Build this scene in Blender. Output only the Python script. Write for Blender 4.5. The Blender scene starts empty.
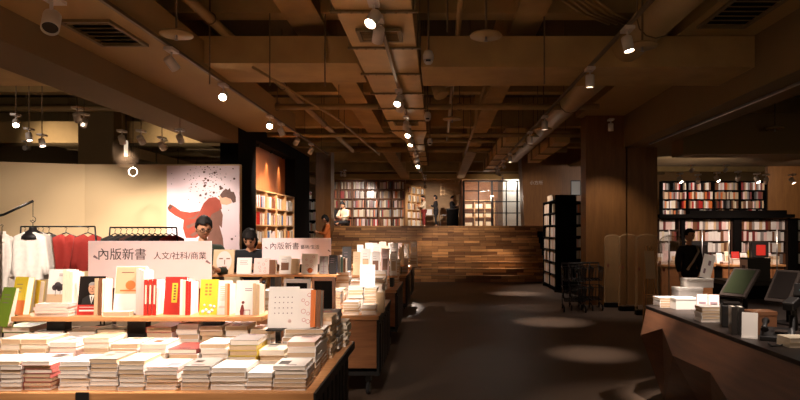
import bpy, bmesh, math, random
from mathutils import Vector, Matrix, Euler
R = random.Random(11)
SC = bpy.context.scene
COL = SC.collection
F, CX, CY, EYE = 622.0, 438.0, 230.0, 1.65
ORD = ['first', 'second', 'third', 'fourth', 'fifth', 'sixth', 'seventh', 'eighth', 'ninth', 'tenth', 'eleventh', 'twelfth', 'thirteenth', 'fourteenth', 'fifteenth']

def PX(px, Y): return (px - CX) * Y / F
def PZ(py, Y): return EYE - (py - CY) * Y / F
def rad(a): return math.radians(a)

# ------------------------------------------------------------------ materials
def lin(c):
    out = []
    for v in c:
        v = v / 255.0
        out.append(v / 12.92 if v <= 0.04045 else ((v + 0.055) / 1.055) ** 2.4)
    return out
def new_mat(name):
    m = bpy.data.materials.new(name); m.use_nodes = True
    nt = m.node_tree
    return m, nt, nt.nodes['Principled BSDF']
def mix_rgb(nt, fac, a, b):
    n = nt.nodes.new('ShaderNodeMix'); n.data_type = 'RGBA'
    nt.links.new(fac, n.inputs[0])
    n.inputs[6].default_value = (*a, 1) if not hasattr(a, 'is_linked') else (1, 1, 1, 1)
    n.inputs[7].default_value = (*b, 1)
    return n.outputs[2]
def ramp(nt, fac, p0, p1, c0=(0, 0, 0), c1=(1, 1, 1)):
    r = nt.nodes.new('ShaderNodeValToRGB'); r.color_ramp.elements[0].position = p0; r.color_ramp.elements[1].position = p1
    r.color_ramp.elements[0].color = (*c0, 1); r.color_ramp.elements[1].color = (*c1, 1)
    nt.links.new(fac, r.inputs[0]); return r.outputs[0]
def coords(nt, scale=(1, 1, 1), kind='Object', rot=(0, 0, 0)):
    tc = nt.nodes.new('ShaderNodeTexCoord'); mp = nt.nodes.new('ShaderNodeMapping')
    mp.inputs['Scale'].default_value = scale; mp.inputs['Rotation'].default_value = rot
    nt.links.new(tc.outputs[kind], mp.inputs[0]); return mp.outputs[0]
def noise(nt, vec, scale, detail=3, rough=0.5):
    n = nt.nodes.new('ShaderNodeTexNoise'); n.inputs['Scale'].default_value = scale
    n.inputs['Detail'].default_value = detail; n.inputs['Roughness'].default_value = rough
    nt.links.new(vec, n.inputs['Vector']); return n.outputs['Fac']
def bump(nt, b, h, strength=0.2, dist=0.01):
    n = nt.nodes.new('ShaderNodeBump'); n.inputs['Strength'].default_value = strength; n.inputs['Distance'].default_value = dist
    nt.links.new(h, n.inputs['Height']); nt.links.new(n.outputs[0], b.inputs['Normal'])
def plain(name, c, rough=0.6, vary=0.12, scale=6, metal=0.0, coat=0.0, spec=0.5):
    m, nt, b = new_mat(name)
    c = lin(c)
    f = noise(nt, coords(nt), scale)
    col = mix_rgb(nt, f, [v * (1 - vary) for v in c], [min(1, v * (1 + vary)) for v in c])
    nt.links.new(col, b.inputs['Base Color'])
    b.inputs['Roughness'].default_value = rough; b.inputs['Metallic'].default_value = metal
    b.inputs['Coat Weight'].default_value = coat; b.inputs['Coat Roughness'].default_value = 0.15
    b.inputs['Specular IOR Level'].default_value = spec
    return m
def wood(name, ca, cb, rough=0.45, axis='X', scale=3.0, stretch=14):
    m, nt, b = new_mat(name)
    s = [stretch, stretch, stretch]; s['XYZ'.index(axis)] = 1.0
    v = coords(nt, s)
    f = noise(nt, v, scale, 5, 0.65)
    col = mix_rgb(nt, ramp(nt, f, 0.3, 0.72), lin(ca), lin(cb))
    nt.links.new(col, b.inputs['Base Color']); b.inputs['Roughness'].default_value = rough
    bump(nt, b, f, 0.08, 0.004)
    return m
def emit(name, c, strength):
    m, nt, b = new_mat(name); c = lin(c)
    b.inputs['Base Color'].default_value = (*c, 1)
    b.inputs['Emission Color'].default_value = (*c, 1); b.inputs['Emission Strength'].default_value = strength
    return m
def clear(name, c, alpha, rough=0.08):
    m, nt, b = new_mat(name); c = lin(c)
    b.inputs['Base Color'].default_value = (*c, 1); b.inputs['Alpha'].default_value = alpha; b.inputs['Roughness'].default_value = rough
    return m
def parquet(name, axis_u='x', length=0.55, height=0.1):
    m, nt, b = new_mat(name)
    tc = nt.nodes.new('ShaderNodeTexCoord'); sp = nt.nodes.new('ShaderNodeSeparateXYZ'); nt.links.new(tc.outputs['Object'], sp.inputs[0])
    cb = nt.nodes.new('ShaderNodeCombineXYZ')
    nt.links.new(sp.outputs[0], cb.inputs[0])
    ad = nt.nodes.new('ShaderNodeMath'); ad.operation = 'ADD'
    nt.links.new(sp.outputs[1], ad.inputs[0]); nt.links.new(sp.outputs[2], ad.inputs[1]); nt.links.new(ad.outputs[0], cb.inputs[1])
    br = nt.nodes.new('ShaderNodeTexBrick'); nt.links.new(cb.outputs[0], br.inputs['Vector'])
    br.inputs['Scale'].default_value = 1.0; br.inputs['Brick Width'].default_value = length; br.inputs['Row Height'].default_value = height
    br.inputs['Mortar Size'].default_value = 0.004; br.offset = 0.37; br.inputs['Bias'].default_value = 0.0
    br.inputs['Color1'].default_value = (*lin((120, 76, 40)), 1); br.inputs['Color2'].default_value = (*lin((232, 172, 106)), 1)
    br.inputs['Mortar'].default_value = (*lin((44, 26, 14)), 1)
    mp = nt.nodes.new('ShaderNodeMapping'); nt.links.new(cb.outputs[0], mp.inputs[0]); mp.inputs['Scale'].default_value = (2, 26, 1)
    f = noise(nt, mp.outputs[0], 2.0, 4)
    mx = nt.nodes.new('ShaderNodeMix'); mx.data_type = 'RGBA'; mx.blend_type = 'MULTIPLY'; mx.inputs[0].default_value = 0.7
    nt.links.new(br.outputs['Color'], mx.inputs[6]); nt.links.new(ramp(nt, f, 0.25, 0.75, (0.45, 0.42, 0.4), (1, 1, 1)), mx.inputs[7])
    nt.links.new(mx.outputs[2], b.inputs['Base Color']); b.inputs['Roughness'].default_value = 0.5
    return m
def pages_mat(name, c):
    m, nt, b = new_mat(name); c = lin(c)
    v = coords(nt, (3, 3, 42))
    f = noise(nt, v, 2.0, 2)
    nt.links.new(mix_rgb(nt, f, [x * 0.8 for x in c], c), b.inputs['Base Color']); b.inputs['Roughness'].default_value = 0.8
    return m
def speckle(name, base, ink, scale, thr):
    m, nt, b = new_mat(name)
    v = nt.nodes.new('ShaderNodeTexVoronoi'); v.inputs['Scale'].default_value = scale
    nt.links.new(coords(nt), v.inputs['Vector'])
    nt.links.new(mix_rgb(nt, ramp(nt, v.outputs['Distance'], thr, thr + 0.04), lin(ink), lin(base)), b.inputs['Base Color'])
    b.inputs['Roughness'].default_value = 0.4
    return m

M = {}
def floor_mat():
    m, nt, b = new_mat('floor_concrete')
    v = coords(nt)
    f = noise(nt, v, 0.8, 6, 0.6); g = noise(nt, v, 60, 2)
    nt.links.new(mix_rgb(nt, f, lin((84, 68, 56)), lin((104, 86, 72))), b.inputs['Base Color'])
    b.inputs['Roughness'].default_value = 0.5; b.inputs['Specular IOR Level'].default_value = 0.3
    bump(nt, b, g, 0.12, 0.003); return m
M['floor'] = floor_mat()
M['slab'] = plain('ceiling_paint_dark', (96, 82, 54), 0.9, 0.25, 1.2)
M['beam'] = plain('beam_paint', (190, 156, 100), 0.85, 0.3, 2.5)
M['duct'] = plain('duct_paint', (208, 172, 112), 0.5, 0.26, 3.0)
M['flange'] = plain('flange_paint', (128, 108, 70), 0.6)
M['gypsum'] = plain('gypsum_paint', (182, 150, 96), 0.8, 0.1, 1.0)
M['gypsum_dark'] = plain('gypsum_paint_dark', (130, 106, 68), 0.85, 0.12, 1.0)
M['pipe'] = plain('pipe_paint', (172, 142, 92), 0.5, 0.15, 3)
M['rod'] = plain('rod_metal', (120, 98, 70), 0.5, 0.1, 4, 0.4)
M['black'] = plain('black_paint', (24, 21, 20), 0.5, 0.2, 4)
M['black_matte'] = plain('black_matte', (15, 13, 12), 0.9, 0.2, 4, 0, 0, 0.08)
M['shelf_dark'] = plain('shelf_dark', (58, 40, 30), 0.7, 0.2, 4, 0, 0, 0.2)
M['black_metal'] = plain('black_metal', (30, 27, 25), 0.35, 0.1, 8, 0.5)
M['steel'] = plain('steel', (170, 165, 160), 0.3, 0.1, 8, 0.9)
M['rubber'] = plain('rubber', (28, 26, 25), 0.85)
M['lamp_white'] = plain('lamp_white', (215, 205, 195), 0.45, 0.05)
M['lens_lit'] = emit('lamp_lens_lit', (255, 228, 198), 42)
M['lens_dim'] = emit('lamp_lens_glow', (255, 225, 200), 7)
M['lens_off'] = plain('lamp_lens_off', (70, 62, 55), 0.2)
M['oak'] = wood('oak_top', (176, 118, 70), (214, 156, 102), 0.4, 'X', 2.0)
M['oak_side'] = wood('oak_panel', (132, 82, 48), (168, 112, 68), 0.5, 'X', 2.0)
M['walnut'] = wood('walnut_panel', (84, 54, 38), (118, 78, 54), 0.4, 'Y', 1.2)
M['counter_top'] = plain('counter_top_dark', (44, 35, 31), 0.45, 0.15, 3, 0, 0, 0.3)
M['pillar_wood'] = wood('pillar_veneer', (118, 76, 36), (142, 96, 48), 0.45, 'Z', 1.5, 10)
M['shelf_wood'] = wood('shelf_wood', (120, 74, 42), (164, 108, 64), 0.5, 'X', 2.0)
M['back_wood'] = wood('back_veneer', (176, 100, 54), (204, 128, 76), 0.5, 'Z', 2.0)
M['pale_wood'] = wood('pale_wood', (200, 150, 96), (226, 182, 126), 0.5, 'X', 2.0)
M['parquet'] = parquet('parquet_planks')
M['cream'] = plain('cream_plaster', (216, 190, 150), 0.9, 0.04, 1.0)
M['grey_wall'] = plain('grey_plaster', (200, 198, 192), 0.9, 0.04, 1.0)
M['glass'] = clear('window_glass', (230, 235, 235), 0.10, 0.03)
M['frost'] = clear('frosted_glass', (205, 210, 210), 0.75, 0.5)
M['acrylic'] = clear('smoky_acrylic', (244, 204, 150), 0.2, 0.12)
M['acrylic_edge'] = clear('acrylic_rim', (246, 210, 160), 0.32, 0.2)
M['bell_glass'] = clear('bell_glass', (120, 100, 80), 0.06, 0.03)
M['sign'] = plain('sign_board', (250, 232, 236), 0.55, 0.02)
M['ink'] = plain('print_ink', (66, 56, 60), 0.6)
M['ink_soft'] = plain('print_ink_soft', (136, 112, 120), 0.6)
M['poster'] = speckle('poster_paper', (238, 214, 222), (60, 46, 50), 9.0, 0.07)
M['coat_print'] = plain('print_orange', (158, 62, 40), 0.6, 0.25, 8)
M['dress_print'] = plain('print_brown', (126, 82, 68), 0.6, 0.25, 8)
M['skin_print'] = plain('print_skin', (226, 168, 140), 0.6)
M['hair_print'] = plain('print_dark', (92, 58, 48), 0.6, 0.3, 20)
M['screen'] = plain('dark_screen', (44, 50, 34), 0.35, 0.3, 5, 0, 0.0, 0.08)
M['plastic_dark'] = plain('plastic_dark', (30, 25, 23), 0.7, 0.1, 4, 0, 0, 0.06)
M['plastic_grey'] = plain('plastic_grey', (62, 54, 50), 0.7, 0.1, 4, 0, 0, 0.06)
M['digits'] = emit('cyan_digits', (130, 235, 235), 3.0)
M['skin'] = plain('skin', (206, 152, 118), 0.5, 0.06, 10)
M['hair'] = plain('black_hair', (20, 15, 13), 0.75, 0.3, 40)
M['lips'] = plain('lips', (160, 90, 80), 0.5)
M['eye'] = plain('eye', (36, 26, 22), 0.2)
PAL = dict(white=(246, 240, 234), cream=(244, 230, 204), pink=(240, 210, 204), red=(190, 48, 40), orange=(222, 122, 62), yellow=(226, 200, 60), green=(120, 150, 50),
           blue=(88, 110, 150), grey=(150, 144, 140), brown=(126, 84, 58), black=(38, 33, 32), beige=(214, 184, 146), maroon=(122, 50, 48), teal=(80, 120, 116))
for k, c in PAL.items(): M['b_' + k] = plain('cover_' + k, c, 0.35, 0.05, 4, 0, 0.35)
M['wrap'] = plain('cover_wrapped', (226, 216, 210), 0.2, 0.12, 18, 0, 0.8)
M['wrap_red'] = plain('cover_wrapped_red', (170, 92, 86), 0.2, 0.12, 18, 0, 0.8)
M['pages'] = pages_mat('paper_pages', (214, 184, 150))
M['pages_white'] = pages_mat('paper_pages_white', (244, 230, 214))
for k, c in dict(shirt_white=(240, 230, 220), shirt_red=(134, 28, 18), shirt_dark=(38, 32, 30), shirt_brown=(84, 52, 40), jacket=(30, 30, 36), denim=(50, 54, 70), coat_orange=(206, 108, 48),
                 top_cream=(226, 206, 176), top_green=(36, 46, 32), trouser=(26, 24, 26), suit=(30, 25, 24), trouser_red=(130, 40, 36), shoe=(24, 20, 18), bag=(150, 190, 170), strap=(200, 180, 160)).items():
    M[k] = plain('cloth_' + k, c, 0.85, 0.15, 20)

# ------------------------------------------------------------------ mesh helpers
class MB:
    def __init__(s): s.v = []; s.f = []; s.m = []; s.sm = []
    def add(s, vs, fs, mi=0, smooth=False):
        b = len(s.v); s.v += [tuple(v) for v in vs]
        for f in fs: s.f.append([b + i for i in f]); s.m.append(mi); s.sm.append(smooth)
        return s
    def box(s, x0, x1, y0, y1, z0, z1, mi=0):
        vs = [(x0, y0, z0), (x1, y0, z0), (x1, y1, z0), (x0, y1, z0), (x0, y0, z1), (x1, y0, z1), (x1, y1, z1), (x0, y1, z1)]
        return s.add(vs, [(0, 3, 2, 1), (4, 5, 6, 7), (0, 1, 5, 4), (1, 2, 6, 5), (2, 3, 7, 6), (3, 0, 4, 7)], mi)
    def obox(s, c, size, rot=None, mi=0):
        a, b, d = [v / 2 for v in size]; m = Euler(rot or (0, 0, 0)).to_matrix(); c = Vector(c)
        vs = [c + m @ Vector(p) for p in [(-a, -b, -d), (a, -b, -d), (a, b, -d), (-a, b, -d), (-a, -b, d), (a, -b, d), (a, b, d), (-a, b, d)]]
        return s.add(vs, [(0, 3, 2, 1), (4, 5, 6, 7), (0, 1, 5, 4), (1, 2, 6, 5), (2, 3, 7, 6), (3, 0, 4, 7)], mi)
    def prism(s, pts, lo, hi, mp, mi=0, smooth=False):
        n = len(pts); vs = [mp(a, b, lo) for a, b in pts] + [mp(a, b, hi) for a, b in pts]
        fs = [list(range(n))[::-1], list(range(n, 2 * n))] + [(i, (i + 1) % n, n + (i + 1) % n, n + i) for i in range(n)]
        return s.add(vs, fs, mi, smooth)
    def tube(s, path, r, n=8, closed=False, mi=0):
        P = [Vector(p) for p in path]; k = len(P); rs = r if isinstance(r, (list, tuple)) else [r] * k
        vs = []; up = None
        for i, p in enumerate(P):
            a = P[(i - 1) % k] if (closed or i) else P[i]; b = P[(i + 1) % k] if (closed or i < k - 1) else P[i]
            t = (b - a).normalized()
            if up is None: up = t.orthogonal().normalized()
            up = (up - t * up.dot(t))
            up = up.normalized() if up.length > 1e-5 else t.orthogonal().normalized()
            w = t.cross(up)
            for j in range(n):
                q = 2 * math.pi * j / n; vs.append(p + (up * math.cos(q) + w * math.sin(q)) * rs[i])
        fs = []
        for i in range(k if closed else k - 1):
            i2 = (i + 1) % k
            for j in range(n): fs.append((i * n + j, i * n + (j + 1) % n, i2 * n + (j + 1) % n, i2 * n + j))
        s.add(vs, fs, mi, True)
        if not closed:
            b = len(s.v) - len(vs); s.f.append([b + j for j in range(n)][::-1]); s.m.append(mi); s.sm.append(False)
            s.f.append([b + (k - 1) * n + j for j in range(n)]); s.m.append(mi); s.sm.append(False)
        return s
    def lathe(s, prof, n=20, mat=None, mi=0, cap=True, smooth=True):
        mat = mat or Matrix.Identity(4); vs = []
        for r, z in prof:
            for j in range(n):
                q = 2 * math.pi * j / n; vs.append(mat @ Vector((r * math.cos(q), r * math.sin(q), z)))
        fs = [(i * n + j, i * n + (j + 1) % n, (i + 1) * n + (j + 1) % n, (i + 1) * n + j) for i in range(len(prof) - 1) for j in range(n)]
        if cap: fs += [list(range(n))[::-1], [(len(prof) - 1) * n + j for j in range(n)]]
        return s.add(vs, fs, mi, smooth)
    def mesh(s, name):
        me = bpy.data.meshes.new(name); me.from_pydata(s.v, [], s.f)
        for p, mi, sm in zip(me.polygons, s.m, s.sm): p.material_index = mi; p.use_smooth = sm
        me.update(); return me
    def build(s, name, mats, parent=None, bevel=0, loc=None):
        me = s.mesh(name)
        for m in (mats if isinstance(mats, (list, tuple)) else [mats]): me.materials.append(M[m] if isinstance(m, str) else m)
        o = link(name, me, parent)
        if loc: o.location = loc
        if bevel:
            b = o.modifiers.new('bevel', 'BEVEL'); b.width = bevel; b.segments = 2; b.limit_method = 'ANGLE'
        return o
def link(name, data, parent=None):
    o = bpy.data.objects.new(name, data); COL.objects.link(o)
    if parent is not None: o.parent = parent
    return o
def tag(o, label=None, cat=None, group=None, kind=None):
    if label: o['label'] = label
    if cat: o['category'] = cat
    if group: o['group'] = group
    if kind: o['kind'] = kind
    return o
def thing(name, label, cat, loc=(0, 0, 0), rz=0, group=None):
    o = bpy.data.objects.new(name, None); COL.objects.link(o); o.location = loc; o.rotation_euler = (0, 0, rz)
    o.empty_display_size = 0.1
    return tag(o, label, cat, group)
def struct(name, mb, mat, label=None, bevel=0):
    return tag(mb.build(name, mat, None, bevel), label, 'building', None, 'structure')
def XY(a, b, t): return (a, b, t)
def XZ(a, b, t): return (a, t, b)
def YZ(a, b, t): return (t, a, b)
_txt = {}
def text_mesh(body, size, mat, ext=0.0008):
    key = (body, size, mat)
    if key in _txt: return _txt[key]
    c = bpy.data.curves.new('lettering', 'FONT'); c.body = body; c.size = size; c.align_x = 'CENTER'; c.align_y = 'CENTER'; c.extrude = ext
    o = bpy.data.objects.new('tmp', c); COL.objects.link(o)
    dg = bpy.context.evaluated_depsgraph_get(); me = bpy.data.meshes.new_from_object(o.evaluated_get(dg))
    bpy.data.objects.remove(o); bpy.data.curves.remove(c)
    me.materials.clear(); me.materials.append(M[mat]); _txt[key] = me
    return me
def lettering(body, size, mat, parent, loc, rot=(math.pi / 2, 0, 0), name='lettering'):
    o = link(name, text_mesh(body, size, mat), parent); o.location = loc; o.rotation_euler = rot; return o
# ------------------------------------------------------------------ people
def skin_mesh(pts, edges, sub=1):
    names = list(pts); me = bpy.data.meshes.new('body')
    me.from_pydata([pts[n][0] for n in names], [(names.index(a), names.index(b)) for a, b in edges], []) if False else me.from_pydata([tuple(pts[n][0]) for n in names], [(names.index(a), names.index(b)) for a, b in edges], [])
    o = bpy.data.objects.new('tmp', me); COL.objects.link(o)
    sk = o.modifiers.new('s', 'SKIN'); sk.use_smooth_shade = True; sk.branch_smoothing = 0.4
    if not me.skin_vertices: me.attributes.new('skin', 'FLOAT', 'POINT')
    for i, n in enumerate(names):
        r = pts[n][1]; d = me.skin_vertices[0].data[i]; d.radius = (r, r) if not isinstance(r, tuple) else r; d.use_root = (i == 0)
    if sub: o.modifiers.new('u', 'SUBSURF').levels = sub; o.modifiers['u'].render_levels = sub
    dg = bpy.context.evaluated_depsgraph_get(); out = bpy.data.meshes.new_from_object(o.evaluated_get(dg))
    bpy.data.objects.remove(o)
    for p in out.polygons: p.use_smooth = True
    return out
def head_bm(bm, mat):
    """a head about 0.23 m tall centred at the origin of MAT, face towards -Y, merged into BM"""
    r = bmesh.ops.create_uvsphere(bm, u_segments=24, v_segments=18, radius=1.0)
    for v in r['verts']:
        x, y, z = v.co
        w = 0.074 * (1 - 0.22 * max(0, -z) ** 1.5); fx = x * w
        fy = y * 0.098; fz = z * 0.118
        if y < 0:
            fy += 0.012 * max(0, -z) * (-y)
            fy -= 0.020 * math.exp(-((x / 0.16) ** 2) - ((z + 0.12) / 0.20) ** 2)          # nose
            fy += 0.009 * (math.exp(-((x - 0.38) / 0.2) ** 2 - ((z - 0.08) / 0.14) ** 2) + math.exp(-((x + 0.38) / 0.2) ** 2 - ((z - 0.08) / 0.14) ** 2))
            fy -= 0.006 * math.exp(-((x / 0.3) ** 2) - ((z + 0.47) / 0.09) ** 2)           # lips
            fy -= 0.008 * math.exp(-((x / 0.3) ** 2) - ((z + 0.82) / 0.16) ** 2)           # chin
        v.co = mat @ Vector((fx, fy, fz))
    for sx in (-1, 1):
        e = bmesh.ops.create_uvsphere(bm, u_segments=10, v_segments=8, radius=1.0)
        for v in e['verts']: v.co = mat @ Vector((sx * 0.075 + v.co.x * 0.011, 0.012 + v.co.y * 0.020, v.co.z * 0.032 - 0.005))
def person(label, loc, rz, pose=None, top='jacket', bottom='trouser', head_tilt=(0, 0, 0), hair='short', coat=None, glasses=False, group=None, scale=1.0, shoes='shoe'):
    t = thing('person', label, 'person', loc, rz, group); t.scale = (scale,) * 3
    J = dict(pelvis=(0, 0, .95), spine=(0, 0, 1.12), chest=(0, 0, 1.33), neck=(0, .01, 1.47), skull=(0, -.005, 1.56),
             shl=(.175, 0, 1.39), ell=(.225, .02, 1.12), wrl=(.23, -.06, .89), shr=(-.175, 0, 1.39), elr=(-.225, .02, 1.12), wrr=(-.23, -.06, .89),
             hil=(.09, 0, .90), knl=(.10, -.015, .50), anl=(.10, .02, .09), tol=(.115, -.13, .03), hir=(-.09, 0, .90), knr=(-.10, -.015, .50), anr=(-.10, .02, .09), tor=(-.115, -.13, .03))
    J.update(pose or {}); J = {k: Vector(v) for k, v in J.items()}
    RAD = dict(pelvis=(.125, .10), spine=(.115, .09), chest=(.14, .10), neck=.05, skull=.055, shl=.055, ell=.04, wrl=.027, shr=.055, elr=.04, wrr=.027, hil=.085, knl=.055, anl=.038, tol=.03, hir=.085, knr=.055, anr=.038, tor=.03)
    pts = {k: (J[k], RAD[k]) for k in J}
    ed = [('pelvis', 'spine'), ('spine', 'chest'), ('chest', 'neck'), ('neck', 'skull')]
    for s in 'lr': ed += [('chest', 'sh' + s), ('sh' + s, 'el' + s), ('el' + s, 'wr' + s), ('pelvis', 'hi' + s), ('hi' + s, 'kn' + s), ('kn' + s, 'an' + s), ('an' + s, 'to' + s)]
    bpts = dict(pts); bed = list(ed)
    for s, sg in (('l', 1), ('r', -1)):                                     # hands: palm, four fingers of unequal length, thumb
        w = J['wr' + s]; d = (w - J['el' + s]).normalized(); inw = Vector((-sg, 0, 0)); side = d.cross(inw)
        if side.length < .1: side = Vector((0, -1, 0))
        side.normalize(); inw = side.cross(d) * -1; inw.normalize()
        if inw.x * sg > 0: inw = -inw
        bpts['pa' + s] = (w + d * .055, (.034, .018)); bed.append(('wr' + s, 'pa' + s))
        for k, (off, ln) in enumerate(((-.030, .062), (-.010, .074), (.010, .078), (.030, .070))):
            a = w + d * .095 + side * off; b = a + d * ln * .55 + inw * .008; c = b + d * ln * .4 + inw * .022
            for nm, p, r in (('a', a, .0095), ('b', b, .0085), ('c', c, .007)): bpts[f'f{k}{nm}{s}'] = (p, r)
            bed += [('pa' + s, f'f{k}a{s}'), (f'f{k}a{s}', f'f{k}b{s}'), (f'f{k}b{s}', f'f{k}c{s}')]
        a = w + d * .045 + side * .04; b = a + d * .04 + side * .015 + inw * .012
        bpts['ta' + s] = (a, .011); bpts['tb' + s] = (b, .009); bed += [('pa' + s, 'ta' + s), ('ta' + s, 'tb' + s)]
    me = skin_mesh(bpts, bed)
    bm = bmesh.new(); bm.from_mesh(me)
    hm = Matrix.Translation(J['skull'] + Vector((0, 0, -.01))) @ Euler([rad(a) for a in head_tilt]).to_matrix().to_4x4() @ Matrix.Translation((0, -.012, .075))
    head_bm(bm, hm); bm.to_mesh(me); bm.free()
    for p in me.polygons: p.use_smooth = True
    me.materials.clear(); me.materials.append(M['skin']); link('body', me, t)
    def cloth(name, keys, edges, mat, grow, extra=None):
        q = {}
        for k in keys:
            r = RAD[k]; r = (r, r) if not isinstance(r, tuple) else r; q[k] = (J[k], (r[0] + grow, r[1] + grow))
        q.update(extra or {}); m2 = skin_mesh(q, edges); m2.materials.clear(); m2.materials.append(M[mat]); return link(name, m2, t)
    ex = {}; ed_t = [e for e in ed if e[0] in ('pelvis', 'spine', 'chest', 'shl', 'shr', 'ell', 'elr') and e[1] in ('spine', 'chest', 'collar', 'shl', 'shr', 'ell', 'elr', 'wrl', 'wrr')]
    ex['collar'] = (J['chest'].lerp(J['neck'], .85), .072); ed_t.append(('chest', 'collar'))
    for s in 'lr':
        ex['cuff' + s] = (J['el' + s].lerp(J['wr' + s], .9), .042)
    ed_t = [(a, 'cuff' + a[-1]) if b.startswith('wr') else (a, b) for a, b in ed_t]
    if coat:
        dn = (J['hil'] + J['hir']) / 2 - Vector((0, 0, .28 if pose is None or 'knl' not in pose else .04)); ex['hem'] = (dn, (.185, .14)); ed_t.append(('pelvis', 'hem'))
    cloth('coat' if coat else 'jacket', ['pelvis', 'spine', 'chest', 'shl', 'shr', 'ell', 'elr'], ed_t, coat or top, .034, ex)
    ex = {'ankl': (J['knl'].lerp(J['anl'], .92), .056), 'ankr': (J['knr'].lerp(J['anr'], .92), .056)}
    cloth('trousers', ['pelvis', 'hil', 'hir', 'knl', 'knr'], [('pelvis', 'hil'), ('pelvis', 'hir'), ('hil', 'knl'), ('hir', 'knr'), ('knl', 'ankl'), ('knr', 'ankr')], bottom, .014, ex)
    for s in 'lr':
        m2 = skin_mesh({'a': (J['an' + s] + Vector((0, .01, -.035)), .048), 'b': (J['to' + s] * .6 + J['an' + s] * .4 + Vector((0, 0, -.02)), .044), 'c': (J['to' + s] + Vector((0, -.03, .01)), .036)}, [('a', 'b'), ('b', 'c')])
        m2.materials.clear(); m2.materials.append(M[shoes]); link('shoe', m2, t)
    hb = bmesh.new(); r = bmesh.ops.create_uvsphere(hb, u_segments=28, v_segments=20, radius=1.0)
    kill = []
    for v in r['verts']:
        x, y, z = v.co
        low = -0.35 if hair == 'short' else -0.9
        front = y < -.30 - .0 * x
        if (front and z < (.40 if hair == 'short' else .34) + .10 * math.sin(7 * x) - .15 * abs(x)) or (y < .25 and z < -.05 and hair == 'short') or z < low: kill.append(v); continue
        jit = 1 + .06 * math.sin(11 * x + 5 * z) * math.cos(9 * y + 3 * x) + (.04 if z > .3 else 0)
        k = 1.0 if z > -.3 else 1.0 + (.15 if hair == 'long' else 0)
        v.co = hm @ Vector((x * .089 * jit * k, .004 + y * .112 * jit, .010 + z * .132 * jit * (1.15 if hair == 'long' and z < 0 else 1)))
    bmesh.ops.delete(hb, geom=kill, context='VERTS')
    m2 = bpy.data.meshes.new('hair'); hb.to_mesh(m2); hb.free(); m2.materials.append(M['hair'])
    for p in m2.polygons: p.use_smooth = True
    h = link('hair', m2, t); so = h.modifiers.new('t', 'SOLIDIFY'); so.thickness = .012; so.offset = -1
    for sx in (-1, 1):
        mb = MB(); mb.lathe([(0.0005, -.008), (.009, -.004), (.011, 0), (.009, .004), (.0005, .008)], 10, hm @ Matrix.Translation((sx * .028, -.083, .010)) @ Matrix.Scale(1.2, 4, (1, 0, 0)))
        mb.build('eye', 'eye', t)
        mb = MB(); mb.tube([hm @ Vector((sx * .014, -.094, .029)), hm @ Vector((sx * .030, -.093, .034)), hm @ Vector((sx * .046, -.083, .029))], .0028, 6); mb.build('eyebrow', 'hair', t)
    mb = MB(); mb.tube([hm @ Vector((-.022, -.091, -.054)), hm @ Vector((0, -.100, -.054)), hm @ Vector((.022, -.091, -.054))], [.002, .005, .002], 8); mb.build('mouth', 'lips', t)
    if glasses:
        mb = MB()
        for sx in (-1, 1):
            mb.tube([hm @ Vector((sx * .031 + .024 * math.cos(a * .5236), -.103, .008 + .018 * math.sin(a * .5236))) for a in range(12)], .003, 6, True)
            mb.tube([hm @ Vector((sx * .055, -.101, .012)), hm @ Vector((sx * .080, -.06, .010)), hm @ Vector((sx * .080, .01, .004))], .0025, 6)
        mb.tube([hm @ Vector((-.008, -.106, .010)), hm @ Vector((.008, -.106, .010))], .0025, 6)
        mb.build('glasses', 'black', t)
    return t

READ = dict(ell=(.23, -.10, 1.13), wrl=(.10, -.30, 1.18), elr=(-.23, -.10, 1.13), wrr=(-.10, -.30, 1.18))
def held_book(label, p, rz, col):
    t = thing('open_book', label, 'book', p, rz)
    mb = MB()
    for s in (-1, 1): mb.obox((s * .065, 0, .012), (.13, .19, .006), (0, -s * rad(14), 0))
    mb.build('cover', 'b_' + col, t)
    mb = MB()
    for s in (-1, 1): mb.obox((s * .062, 0, .021), (.12, .18, .010), (0, -s * rad(14), 0))
    mb.build('page_block', 'pages_white', t)
    return t
person('man in glasses and dark jacket standing between the tall poster and the near sign board', (PX(203, 7.0), 7.0, 0), rad(28), READ, 'top_green', 'trouser', (18, 0, 4), 'short', None, True, None, 1.03)
w = person('woman in a black jacket bending her head over the books beside the smaller sign', (PX(252, 8.0), 8.0, 0), rad(12), dict(READ, spine=(0, -.03, 1.10), chest=(0, -.10, 1.29), neck=(0, -.15, 1.42), skull=(0, -.18, 1.49), shl=(.17, -.09, 1.35), shr=(-.17, -.09, 1.35)), 'jacket', 'denim', (34, 0, -8), 'long')
person('shopper in an orange coat reading on the lower steps beside the wooden pillar', (PX(327, 20.2), 20.2, .4), rad(-72), READ, 'jacket', 'trouser', (30, 0, 0), 'long', 'coat_orange')
SIT = dict(pelvis=(0, 0, .13), spine=(0, 0, .30), chest=(0, -.04, .52), neck=(0, -.07, .66), skull=(0, -.10, .74), shl=(.175, -.05, .58), shr=(-.175, -.05, .58), ell=(.25, -.14, .36), wrl=(.10, -.30, .34), elr=(-.25, -.14, .36), wrr=(-.10, -.30, .34),
           hil=(.10, -.02, .11), knl=(.30, -.32, .14), anl=(-.04, -.40, .09), tol=(-.16, -.42, .05), hir=(-.10, -.02, .11), knr=(-.30, -.32, .14), anr=(.04, -.30, .07), tor=(.16, -.30, .04))
person('reader in a cream top sitting cross-legged on top of the steps before the far bookcase', (PX(345, 23.6), 23.6, 1.8), rad(-30), SIT, 'top_cream', 'trouser', (30, 0, 0), 'short')
person('shopper in a pale pink top and red trousers browsing at the slanted far shelf', (PX(424, 34.5), 34.5, 1.8), rad(-75), READ, 'top_cream', 'trouser_red', (14, 0, 0), 'short')
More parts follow.
